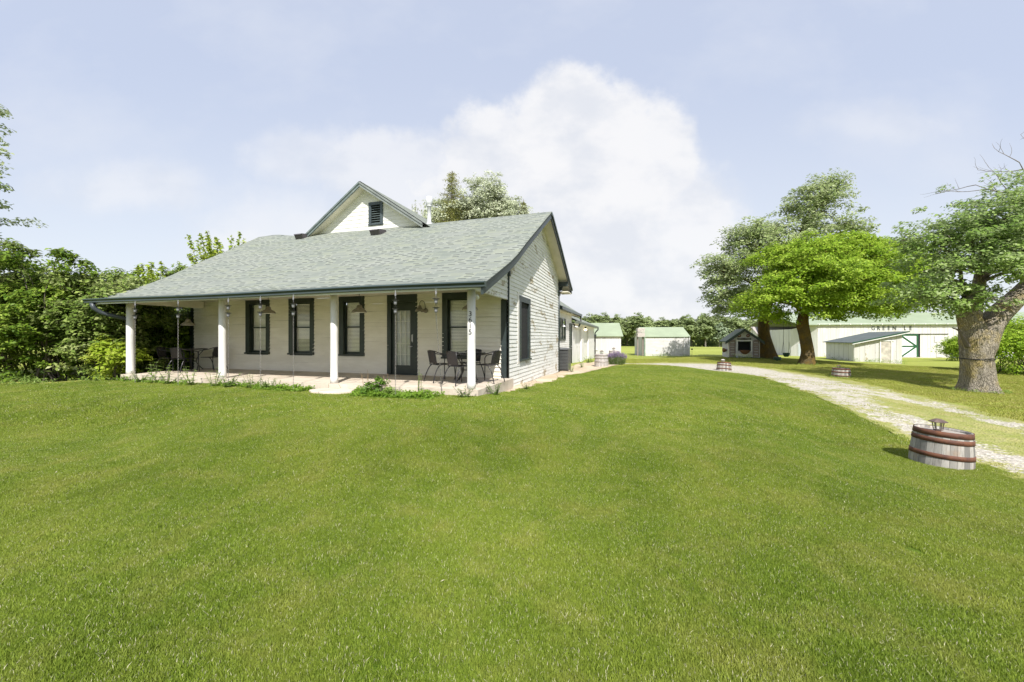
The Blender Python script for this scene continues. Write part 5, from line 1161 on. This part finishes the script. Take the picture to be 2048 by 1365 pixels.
shrub('bright maple sapling at the foot of the hedge beside the porch end', -11.75, 11.6, [(0, 0, .6, .6, .5, .55), (-.4, .1, .9, .4, .4, .4)], 60, 35, .13, .22, L_lime, None, stems=5)
# light sprouting trees over the hedge and roof
def sprout(name, lab, x, y, h, w, n, lm, ls, seed, group=None, base=.35):
    z = hz(x, y)-.05; r = empty(name, (x, y, z)); tag(r, lab, 'tree', group); rd = random.Random(seed); mb = MB(); Ps = []; Ns = []
    mb.tube([(0, 0, 0), (0, 0, h*base)], [.10, .07], 8)
    for i in range(n):
        an = rd.uniform(0, 6.28); ll = rd.uniform(.2, 1)**.6; tip = Vector((math.cos(an)*w*ll, math.sin(an)*w*ll*.7, h*(1-.35*ll*rd.random())))
        pts = curve([(0, 0, h*base*rd.uniform(.4, 1)), Vector((tip.x*.6, tip.y*.6, h*.6)), tip], 5); mb.tube(pts, [lerp(.03, .006, j/(len(pts)-1)) for j in range(len(pts))], 5, False)
        for j in range(240):
            f = rd.uniform(.25, 1); k_ = f*(len(pts)-1); p = pts[int(k_)].lerp(pts[min(int(k_)+1, len(pts)-1)], k_-int(k_)); s_ = .26*(1.15-f)
            Ps.append((p.x+rd.gauss(0, s_), p.y+rd.gauss(0, s_), p.z+rd.gauss(0, s_*.7))); Ns.append((rd.uniform(-.4, .4), rd.uniform(-.6, .2), 1))
    mb.build('stems', M_twig, r); leafobj('crown', np.array(Ps), np.array(Ns), ls, lm, r, asp=.6); return r
sprout('young_tree', 'light green young tree with upright shoots rising behind the left end of the roof', -14.6, 20.0, 7.0, 2.0, 26, L_lime, .16, 3)
sprout('young_tree', 'light green sapling over the hedge left of the roof', -17.2, 18.8, 5.0, 1.6, 22, L_lime, .15, 5)
tree('maple_tree', 'maple whose branches reach in from the left edge above the hedge', 'tree', (-18.6, 12.0), [(0, 0, 0), (0, 0, 2), (-.1, 0, 4)], [.3, .25, .2], [(-18.3, 12.0, 8.6, 1.75, 1.5, 1.0), (-18.3, 12, 6.5, 2.3, 1.6, 1.2), (-17.7, 12, 4.9, 1.4, 1.4, .9), (-17.9, 12, 4.1, 1.3, 1.2, .6), (-17.7, 12, 7.1, 1.2, 1, .5)], 360, 64, .12, .34, L_grey, M_bark, .08, None, 2, 26, shell=(.35, 1.1), noisy=.4)
# trees behind the roof
def spruce(lab, x, y, h, w, seed, n=34, group=None, z0=.15):
    z = hz(x, y); r = empty('spruce_tree', (x, y, z)); tag(r, lab, 'tree', group); mb = MB(); mb.tube([(0, 0, 0), (0, 0, h)], [.22, .02], 8); Ps = []; Ns = []; rd = random.Random(seed)
    for i in range(n):
        f = z0+(1-z0)*i/n; rr = w*(1-f)**.75*rd.uniform(.6, 1.15)+.12; k0 = rd.uniform(0, 6.28)
        for b in range(5):
            a = k0+b*1.256+rd.uniform(-.3, .3); zz = h*f+rd.uniform(-.1, .1); rl = rr*rd.uniform(.7, 1.1); tip = Vector((math.cos(a)*rl, math.sin(a)*rl, zz+rl*.12)); st = Vector((0, 0, zz+.1)); mb.tube([st, tip], [.02, .006], 4, False)
            for j in range(int(26+60*rl)):
                g_ = rd.uniform(.15, 1.02); p = st.lerp(tip, g_); s_ = .11+.06*rl; Ps.append((p.x+rd.gauss(0, s_), p.y+rd.gauss(0, s_), p.z-abs(rd.gauss(0, .12)))); Ns.append((rd.uniform(-1, 1), rd.uniform(-1, 1), .3))
    mb.build('trunk', M_twig, r); leafobj('crown', np.array(Ps), np.array(Ns), .16, L_spruce, r, asp=.22); return r
spruce('brownish spruce with pointed tip behind the roof, right of the flue pipe', -4.7, 30.5, 14.55, 3.4, 3, 40)
spruce('small spruce top at the right end of the trees behind the roof', .95, 32.0, 13.0, 1.7, 6, 30)
tree('silver_maple_tree', 'silvery pale tree behind the roof between the two spruces', 'tree', (-1.6, 32.8), [(0, 0, 0), (0, 0, 5), (0, 0, 8)], [.35, .3, .22], [(-2.0, 32.5, 12.6, 1.9, 2, 2.1), (-.2, 32.5, 11.6, 1.6, 1.6, 1.5), (-4.4, 32.5, 11.6, 2.3, 2.2, 1.5), (-.4, 32.5, 10.6, 2.6, 2.2, 1.5), (-6.2, 32.5, 10.9, 1.4, 1.5, 1.3), (-2.4, 32.4, 11, 3.4, 2, 1.4)], 760, 62, .20, .6, L_silver, M_bark, .1, None, 4, 24, noisy=.35, shell=(.4, 1.05))
sprout('thin_tree', 'thin wispy tree behind the roof, left of the flue pipe', -7.6, 30.0, 12.3, 1.1, 9, L_silver, .16, 8, base=.72)
# bushes behind the large maple
for i, (x, y, h, w, lb) in enumerate([(41.9, 34.5, 2.7, 1.7, 'bright green bush left of the large maple trunk'), (29.8, 21.6, 3.9, 2.3, 'tall bright green bush right of the large maple trunk'), (34.2, 23.4, 4.1, 2.4, 'bright green bush at the right edge of the photograph')]):
    y += 1.5
    lob = [(0, 0, h*.32, w, w, h*.36), (.2, .1, h*.62, w*.8, w*.8, h*.30), (-.4*w, 0, h*.5, w*.6, w*.6, h*.3)]
    shrub(lb, x, y, lob, 260, 60, .15, .42, L_bright, 'bushes beside the large maple', name='bush', stems=8)
# woodland edge far across the field
def wood_tree(seed, lm, pal=False):
    r = empty('woodland_tree'); rg = np.random.default_rng(seed)
    lob = [(0, 0, 7.2, 3.4, 3.2, 3.6), (rg.uniform(-1, 1), 0, 9.3, 2.2, 2.2, 2.3), (rg.uniform(-2, -1), 0, 6, 2.2, 2, 2.4), (rg.uniform(1, 2), 0, 6.3, 2.2, 2, 2.4)]
    P, N, CC = lobepts(lob, 150, 30, .95, (.5, 1.05), .6, .4, .1, .35); leafobj('crown', P, N, .62, lm, r, asp=.7)
    t = MB(); t.tube(curve([(0, 0, -.5), (rg.uniform(-.2, .2), 0, 2), (rg.uniform(-.4, .4), 0, 4), (0, 0, 7)]), [.26, .24, .23, .22, .21, .2, .2, .2, .19, .18, .17, .16, .16, .15, .15, .14, .13, .12, .1][:19], 7, False); t.build('trunk', NT('pale_trunk_%d' % seed).set((.22, .20, .17), .9), r); return r
protos = [wood_tree(i+1, L_wood2 if i == 4 else L_wood) for i in range(5)]
DESC = ['rounded dark green', 'broad mid green', 'tall leafy', 'dense olive green', 'pale silvery']
k_ = 0; used = set()
def wtree(pi, x, y, s, rot, where):
    o = protos[pi]
    if pi in used: o = copy_tree(o)
    used.add(pi); o.location = (x, y, hz(x, y)); o.scale = (s*1.1, s*1.1, s); o.rotation_euler = (0, 0, rot)
    tag(o, '%s woodland tree, %s' % (DESC[pi], where), 'tree', 'trees along the far woodland edge')
rd = random.Random(12)
def where(x, y):
    px = 1024+780*x/y
    if px < 1160: return 'far away behind the farmhouse'
    if px < 1255: return 'above the roof of the shed with the coloured window'
    if px < 1285: return 'in the gap between the two green-roofed sheds'
    if px < 1382: return 'behind the long white shed'
    if px < 1450: return 'in the open between long shed and playhouse'
    if px < 1560: return 'behind the playhouse and its tree'
    return 'far away behind the maples and barn'
ORD = 'first second third fourth fifth sixth seventh eighth ninth tenth eleventh twelfth thirteenth fourteenth fifteenth sixteenth seventeenth eighteenth nineteenth twentieth twenty-first twenty-second twenty-third twenty-fourth twenty-fifth twenty-sixth'.split()
for row, (yy, n_, x0, x1) in enumerate(((146, 26, 20, 150), (152, 25, 18, 155))):
    for i in range(n_):
        x = lerp(x0, x1, i/(n_-1))+rd.uniform(-1.5, 1.5); y = yy+rd.uniform(-2, 2)-(x-60)*.12; pi = rd.choice((0, 1, 2, 3)); 
        px = 1024+780*x/y
        if row == 0 and 1425 < px < 1460: pi = 4
        s = rd.uniform(.86, 1.12)+row*.05; s *= 1.0 if px < 1300 else .97
        wtree(pi, x, y, s, rd.uniform(0, 6.28), '%s from the left in the %s row' % (ORD[i], ('front', 'second')[row]))
P = []
n_ = 14000; xx = rng.uniform(10, 170, n_); yv = 160-(xx-60)*.12+rng.uniform(-2, 8, n_); hh = rng.uniform(0, 1, n_)*(8.8+1.6*np.sin(xx*.7)+1.2*np.sin(xx*1.9+1))
o = leafobj('undergrowth', np.stack([xx, yv, hzv(xx, yv)+hh], 1), np.tile(np.array([0, -1, .4]), (n_, 1)), 1.3, L_wood, None, asp=.8); o['kind'] = 'stuff'; tag(o, 'mass of woodland filling in behind the front trees across the field', 'undergrowth')

# ------------------------------------------------------------------ plants along the porch
def weed(h, n, ll, seed, lm, spread=.1, single=False):
    rd = random.Random(seed); r = empty('weed'); mb = MB(); Ps = []; t = MB()
    for i in range(n):
        a = rd.uniform(0, 6.28); tip = Vector((math.cos(a)*spread*rd.random()*1.6, math.sin(a)*spread*rd.random()*1.6, h*rd.uniform(.65, 1))); b = Vector((math.cos(a)*.03, math.sin(a)*.03, 0)); mb.tube([b, b.lerp(tip, .5)+Vector((.01, 0, 0)), tip], [.006, .005, .003], 5, False)
        z_ = .12
        while z_ < 1.02:
            p = b.lerp(tip, min(z_, 1)); a2 = rd.uniform(0, 3.14)
            for s in (0, math.pi):
                L = ll*(1.15-.55*z_)*rd.uniform(.8, 1.2); d = Vector((math.cos(a2+s), math.sin(a2+s), rd.uniform(.15, .6))).normalized(); w = d.cross(Vector((0, 0, 1))).normalized()*L*.2; q = p+d*L
                q.z -= L*.25; m = p+d*L*.5+Vector((0, 0, .03*L)); t.add([p, m+w, q, m-w, m-Vector((0, 0, L*.06))], [(0, 1, 4), (1, 2, 4), (2, 3, 4), (3, 0, 4)])
            z_ += rd.uniform(.13, .2)
    mb.build('stems', NT('green_stem_%d' % seed).set((.13, .16, .06), .7), r); t.build('leaves', lm, r); return r
L_weed = leafmat('weed_leaf', [(0.130, 0.221, 0.039), (0.221, 0.338, 0.065), (0.338, 0.442, 0.130)], .4)
L_weedd = leafmat('dark_weed_leaf', [(0.060, 0.130, 0.015), (0.110, 0.210, 0.030), (0.190, 0.300, 0.050)], 0.35)
wp_ = [weed(.62, 2, .17, 1, L_weed), weed(.45, 5, .12, 2, L_weed, .18), weed(.30, 8, .09, 3, L_weedd, .2), weed(.5, 4, .05, 4, L_lime, .05)]
WD = [(0, 9.05, -2.75, 'tall broad-leaved weed in front of the left patio chairs', 1.0), (1, 8.55, -2.72, 'broad-leaved weed between two leftmost columns, near the second one', 1.0), (1, 7.55, -2.8, 'leafy weed just left of the second column', .95), (2, 9.7, -2.7, 'low weed left of the tall broad-leaved one', .9),
      (1, 6.7, -2.85, 'weed right of the second column foot', .9), (2, 6.2, -2.85, 'low dark weed between second column and first window', 1), (1, 5.55, -2.8, 'weed below the leftmost window', .75), (2, 5.0, -2.8, 'low weed under the gap between the two left windows', .9), (1, 4.75, -2.75, 'weed under the second window', .55), (2, 1.0, -2.62, 'low weed left of the numbered column foot', .6),
      (3, .98, -2.75, 'thin upright yellow-green sprout before the right patio chairs', 1.05), (2, .05, -2.62, 'tuft of dark grass-like weed at the numbered column foot', .8), (2, -.35, -1.9, 'weed at the right end of the porch slab', .9), (2, -.55, -.1, 'low weed at the house corner on the concrete path', .6), (2, 10.4, -2.6, 'low weed at the left end of the porch slab', .7),
      (1, -.55, 7.4, 'broad weed beside the air conditioner', .8), (1, -.75, 9.4, 'brownish weed on the path beyond the air conditioner', .85), (2, -.6, 13.5, 'weed at the foot of the garage wall by the first door', 1.2), (1, -.4, 17.2, 'weed at the foot of the garage wall between the doors', .8), (1, -.5, 25.0, 'weed beside the garage downspout', 1.3), (2, -1.1, 15.5, 'low weed on the path before the garage', 1.4)]
usedw = set()
for pi, A, B, lb, s in WD:
    o = wp_[pi] if pi not in usedw else copy_tree(wp_[pi]); usedw.add(pi); x, y = hw(A, B); o.location = (x, y, hz(x, y)); o.scale = (s*1.25, s*1.25, s*1.2); o.rotation_euler = (0, 0, A*2.3); tag(o, lb, 'weed', 'weeds along the house foundations')
shrub('low bushy green plant before the front door', *hw(2.05, -2.78), [(0, 0, .2, .28, .25, .2), (.1, 0, .3, .16, .16, .12)], 34, 30, .06, .1, L_weedd, None, 'leafy_plant', 'plant', stems=5)
shrub('rounded grassy plant right of the bushy one before the front door', *hw(1.65, -2.80), [(0, 0, .14, .24, .2, .14)], 24, 26, .05, .08, L_weed, None, 'leafy_plant', 'plant', stems=3)
for A, h, lb in ((2.35, .55, 'dry brown stalks left of the bushy plant at the door'), (1.85, .5, 'dry brown stalks right of the bushy plant at the door')):
    t = MB(); rd = random.Random(int(A*10))
    for i in range(5): t.tube([(rd.uniform(-.03, .03), rd.uniform(-.03, .03), 0), (rd.uniform(-.1, .1), rd.uniform(-.05, .05), h*rd.uniform(.7, 1))], [.004, .002], 4, False)
    x, y = hw(A, -2.70); o = t.build('dry_stalks', NT('dry_stalk').set((.36, .24, .13), .9), None, (x, y, hz(x, y))); tag(o, lb, 'stalks')
# creeping ground cover
PT = []
for A0, A1, B0, B1, n_ in ((3.9, 5.4, -2.95, -2.48, 2600), (2.3, 2.7, -2.75, -2.5, 400), (.55, 2.45, -3.1, -2.5, 4200), (5.4, 7, -2.8, -2.5, 900), (8, 10.8, -2.75, -2.5, 900)):
    a = rng.uniform(A0, A1, n_); b = rng.uniform(B0, B1, n_); PT += [hw(p, q)+(math.hypot(p*0, 0)+max(0, .16*noise.noise((p*3, q*4, 0))+.08)*rng.random(),) for p, q in zip(a, b)]
PT = np.array(PT); PT[:, 2] += hzv(PT[:, 0], PT[:, 1])+.02
o = leafobj('ground_cover', PT, np.tile(np.array([0, -.3, 1.]), (len(PT), 1)), .045, leafmat('creeping_leaf', [(.10, .19, .02), (.17, .29, .03), (.26, .38, .06)], .4), None, asp=.8); o['kind'] = 'stuff'; tag(o, 'bright lime creeping ground cover along the porch slab', 'ground cover')
# lavender
x, y = 5.35, 19.9; lv = empty('lavender', (x, y, hz(x, y)-.02)); tag(lv, 'purple flowering lavender clump beside the grey barrels', 'lavender')
mb = MB(); Pf = []; Nf = []; rd = random.Random(3); Pl = []
for i in range(240):
    a = rd.uniform(0, 6.28); q = rd.random()**.5; tip = (math.cos(a)*.52*q, math.sin(a)*.35*q, .66-.18*q*q+rd.uniform(-.06, .06)); b = (tip[0]*.75, tip[1]*.75, 0); mb.tube([b, tip], [.004, .003], 3, False)
    for j in range(9): f = rd.uniform(.74, 1.03); Pf.append((lerp(b[0], tip[0], f)+rd.gauss(0, .01), lerp(b[1], tip[1], f)+rd.gauss(0, .01), tip[2]*f))
    for j in range(7): f = rd.uniform(.0, .75); Pl.append((lerp(b[0], tip[0], f)+rd.gauss(0, .04), lerp(b[1], tip[1], f)+rd.gauss(0, .04), tip[2]*f))
mb.build('stems', bpy.data.materials['green_stem_1'], lv); leafobj('flowers', np.array(Pf), np.tile(np.array([0, 0, 1.]), (len(Pf), 1)), .035, leafmat('lavender_flower', [(.20, .13, .30), (.33, .22, .44), (.45, .34, .52)], .3), lv, asp=.6, jitter=1.5); leafobj('leaves', np.array(Pl), np.tile(np.array([0, 0, 1.]), (len(Pl), 1)), .07, L_weedd, lv, asp=.25, jitter=1.5)
# solar stake in the field
x, y = 19.2, 41.6; t = MB(); t.tube([(0, 0, 0), (0, 0, .62)], .012, 5); t.lathe([(.05, .62), (.09, .66), (.11, .74), (.0, .78)], 8); o = t.build('garden_light', M_lant, None, (x, y, hz(x, y))); tag(o, 'small brown stake light in the grass right of the long shed', 'garden light')

# ------------------------------------------------------------------ turf
def blade_mat(name, c, straw, big):
    t = NT(name); g = t.nd('ShaderNodeNewGeometry'); rnd = g.outputs['Random Per Island']; P = g.outputs['Position']
    a = t.noise(.55, 5, .6, P); b = t.noise(2.4, 5, .6, P, (1, 1, 0)); oi = t.nd('ShaderNodeObjectInfo')
    col = t.mix(rnd, c[0], c[1]); col = t.mix(t.ramp(a, .36, .66, 0, .6), col, big[0]); col = t.mix(t.ramp(b, .45, .68, 0, .45), col, big[1])
    dry = t.noise(1.15, 4, .55, P, (1, 1.3, 0)); col = t.mix(t.ramp(dry, .5, .7, 0, .26), col, (big[1][0]*1.15, big[1][1]*1.0, big[1][2]*1.2)); lush = t.noise(.8, 4, .6, P, (1.3, 1, 0)); col = t.mix(t.ramp(lush, .52, .7, 0, .3), col, tuple(x*.95 for x in c[0])); col = t.mix(t.math('GREATER_THAN', rnd, .968), col, straw)
    t.set(col, .55, spec=.25); tr = t.nd('ShaderNodeBsdfTranslucent'); t.l.new(col, tr.inputs[0]); mx = t.nd('ShaderNodeMixShader'); mx.inputs[0].default_value = .3
    t.l.new(t.bs.outputs[0], mx.inputs[1]); t.l.new(tr.outputs[0], mx.inputs[2]); t.l.new(mx.outputs[0], t.out.inputs[0]); return t.m
M_blade = blade_mat('lawn_blade', ((.105, .178, .015), (.30, .392, .048)), (.70, .66, .45), ((.325, .385, .058), (.37, .38, .09)))
M_blade2 = blade_mat('field_blade', ((.24, .29, .035), (.37, .40, .075)), (.60, .50, .26), ((.40, .40, .095), (.46, .40, .15)))
def tile(name, n, size, hgt, wid, m, lean=.6):
    b = rng.uniform(-size/2, size/2, (n, 2)); a = rng.uniform(0, 2*math.pi, n); h = hgt*rng.uniform(.5, 1.25, n); w = wid*rng.uniform(.7, 1.3, n); l = h*lean*rng.uniform(0, 1.4, n); la = rng.uniform(0, 2*math.pi, n)
    cl = np.array([noise.noise((p[0]*9, p[1]*9, 1.)) for p in b]); h = h*(1+.25*cl)
    dx, dy = np.cos(a)*w/2, np.sin(a)*w/2; lx, ly = np.cos(la)*l, np.sin(la)*l; z0 = np.zeros(n)
    V = np.stack([np.stack([b[:, 0]-dx, b[:, 1]-dy, z0-.004], 1), np.stack([b[:, 0]+dx, b[:, 1]+dy, z0-.004], 1), np.stack([b[:, 0]+dx*.85+lx*.35, b[:, 1]+dy*.85+ly*.35, h*.6], 1), np.stack([b[:, 0]-dx*.85+lx*.35, b[:, 1]-dy*.85+ly*.35, h*.6], 1), np.stack([b[:, 0]+lx, b[:, 1]+ly, h], 1)], 1).reshape(-1, 3)
    k_ = np.arange(n)*5; F = np.empty((n, 7), np.int32); F[:, 0] = k_; F[:, 1] = k_+1; F[:, 2] = k_+2; F[:, 3] = k_+3; F[:, 4] = k_+3; F[:, 5] = k_+2; F[:, 6] = k_+4
    me = bpy.data.meshes.new(name); me.vertices.add(5*n); me.vertices.foreach_set('co', V.astype(np.float32).ravel()); me.loops.add(7*n); me.loops.foreach_set('vertex_index', F.ravel())
    st = np.empty((n, 2), np.int32); st[:, 0] = np.arange(n)*7; st[:, 1] = st[:, 0]+4; me.polygons.add(2*n); me.polygons.foreach_set('loop_start', st.ravel()); me.polygons.foreach_set('loop_total', np.tile(np.array([4, 3], np.int32), n))
    me.materials.append(m); me.update(calc_edges=True); return bpy.data.objects.new(name, me)          # only used as the instanced source
def turf(name, lab, pts, tl, smin=.8, smax=1.2):
    n = len(pts); me = bpy.data.meshes.new(name); V = np.column_stack([pts, hzv(pts[:, 0], pts[:, 1])+.012]); me.vertices.add(n); me.vertices.foreach_set('co', V.astype(np.float32).ravel())
    e_ = .15; gx = (hzv(pts[:, 0]+e_, pts[:, 1])-hzv(pts[:, 0]-e_, pts[:, 1]))/(2*e_); gy = (hzv(pts[:, 0], pts[:, 1]+e_)-hzv(pts[:, 0], pts[:, 1]-e_))/(2*e_); sp_ = rng.uniform(0, 6.28, n)
    ro = np.array([(Vector((0, 0, 1)).rotation_difference(Vector((-a, -b, 1)).normalized()).to_matrix()@Matrix.Rotation(c, 3, 'Z')).to_euler()[:] for a, b, c in zip(gx, gy, sp_)], np.float32)
    at = me.attributes.new('rot', 'FLOAT_VECTOR', 'POINT'); at.data.foreach_set('vector', ro.ravel()); at = me.attributes.new('scl', 'FLOAT', 'POINT'); at.data.foreach_set('value', rng.uniform(smin, smax, n).astype(np.float32)); me.update()
    o = bpy.data.objects.new(name, me); COL.objects.link(o); o['kind'] = 'stuff'; tag(o, lab, 'grass')
    ng = bpy.data.node_groups.new(name, 'GeometryNodeTree'); ng.interface.new_socket('Geometry', in_out='INPUT', socket_type='NodeSocketGeometry'); ng.interface.new_socket('Geometry', in_out='OUTPUT', socket_type='NodeSocketGeometry')
    N = ng.nodes; gi = N.new('NodeGroupInput'); go = N.new('NodeGroupOutput'); ip = N.new('GeometryNodeInstanceOnPoints'); ob_ = N.new('GeometryNodeObjectInfo'); ob_.inputs['Object'].default_value = tl; ob_.inputs['As Instance'].default_value = True
    ra = N.new('GeometryNodeInputNamedAttribute'); ra.data_type = 'FLOAT_VECTOR'; ra.inputs[0].default_value = 'rot'; sa = N.new('GeometryNodeInputNamedAttribute'); sa.data_type = 'FLOAT'; sa.inputs[0].default_value = 'scl'; cx_ = N.new('ShaderNodeCombineXYZ')
    L = ng.links.new; L(gi.outputs[0], ip.inputs['Points']); L(ob_.outputs['Geometry'], ip.inputs['Instance']); L(ra.outputs['Attribute'], ip.inputs['Rotation']); L(sa.outputs['Attribute'], ip.inputs['Scale']); L(ip.outputs[0], go.inputs[0])
    md = o.modifiers.new('turf', 'NODES'); md.node_group = ng; return o
def jgrid(x0, x1, y0, y1, s, poly=None, fn=None):
    gx, gy = np.meshgrid(np.arange(x0, x1, s), np.arange(y0, y1, s)); gx = gx+rng.uniform(-.35, .35, gx.shape)*s; gy = gy+rng.uniform(-.35, .35, gy.shape)*s; gx, gy = gx.ravel(), gy.ravel(); k_ = np.ones(gx.shape, bool)
    if poly: k_ &= inpoly(gx, gy, poly)
    if fn is not None: k_ &= fn(gx, gy)
    return np.column_stack([gx, gy])[k_]
view = lambda x, y: (np.abs(x) < 1.42*np.maximum(y, 0)+2.5)
tn = tile('turf_tile_near', 6200, .46, .024, .0030, M_blade); tf = tile('turf_tile_far', 1500, .46, .028, .0055, M_blade)
turf('lawn_grass', 'dense green mown lawn grass in the foreground', jgrid(-9, 8, .2, 6.2, .26, LAWN, view), tn)
turf('lawn_grass', 'dense green lawn grass further back towards the house', jgrid(-22, 10.5, 6.2, 19, .28, LAWN, view), tf)
tq = tile('field_tile', 700, .62, .035, .009, M_blade2)
DRP = DL+DR[::-1]
turf('field_grass', 'short yellowish grass beyond and along the drive', np.concatenate([jgrid(6, 32, 4, 34, .6, None, lambda x, y: view(x, y) & ~inpoly(x, y, DRP) & ~inpoly(x, y, LAWN) & ~inpoly(x, y, PATH) & (x > 1+.35*(y-10)) & (np.hypot(x, y) < 40))]), tq)
cen = jgrid(6, 13.5, 3.5, 17, .34, DRP, lambda x, y: (rng.random(x.shape) < .5) & (np.array([noise.noise((a*.9, b*.9, 5.)) for a, b in zip(x, y)]) > .02))
turf('drive_grass', 'sparse grass tufts growing on the gravel drive', cen, tile('drive_tile', 120, .45, .03, .008, M_blade2), .6, 1.1)

PL_ = []
for i in range(70):
    x, y = random.uniform(-7, 7), random.uniform(1.8, 9)
    if not inpoly(np.array([x]), np.array([y]), LAWN)[0]: continue
    PL_.append((x, y, hz(x, y)+.035))
PL_ = np.array(PL_); o = leafobj('lawn_litter', PL_, np.tile(np.array([0, 0, 1.]), (len(PL_), 1)), .032, NT('dry_chip').set((.62, .55, .40), .8), None, asp=.16, jitter=.3); o['kind'] = 'stuff'; tag(o, 'pale dry slivers of bark and grass scattered on the lawn', 'litter')

# rank grass and weeds left standing along the building feet and round the trunks
PW_ = []
def foot(p, q, n, w=.25):
    for i in range(n):
        f = random.random(); c_ = noise.noise((p[0]+f*7, p[1], 2.2))
        if c_ < -.12: continue
        PW_.append((lerp(p[0], q[0], f)+random.gauss(0, w*.5), lerp(p[1], q[1], f)-abs(random.gauss(0, w)), random.random()*(.12+.35*max(0, c_+.12))))
foot((29.4, 33.4), (32.4, 32.2), 900); foot((31.6, 39), (29.4, 33.4), 1100); foot((38, 48.2), (68, 44), 2600, .4); foot((14, 41.1), (18.7, 41.1), 900); foot((5.4, 36.5), (10.1, 35.9), 500); foot((10.1, 35.9), (11, 40), 400)
foot((16.8, 30.1), (18.9, 29.5), 500); foot((-16, 11.3), (-11.3, 11.3), 1500, .3); foot((36.4, 56.2), (47, 54.4), 800, .4)
for cx_, cy_, rr_ in ((17.62, 14.7, .62), (19.2, 25.4, .5), (20.5, 31.2, .7), (14.34, 17, .34)):
    for i in range(int(520*rr_)):
        a = random.uniform(0, 6.28); r_ = rr_*random.uniform(.95, 1.25); PW_.append((cx_+r_*math.cos(a), cy_+r_*math.sin(a), random.random()*.16*rr_))
PW_ = np.array(PW_); PW_[:, 2] += hzv(PW_[:, 0], PW_[:, 1])+.02
o = leafobj('rank_grass', PW_, np.column_stack([rng.normal(0, 1, len(PW_)), rng.normal(-.5, 1, len(PW_)), np.zeros(len(PW_))+.2]), .085, L_weed, None, asp=.22, jitter=.3); o['kind'] = 'stuff'; tag(o, 'uncut grass and small weeds along the building feet and tree trunks', 'grass')
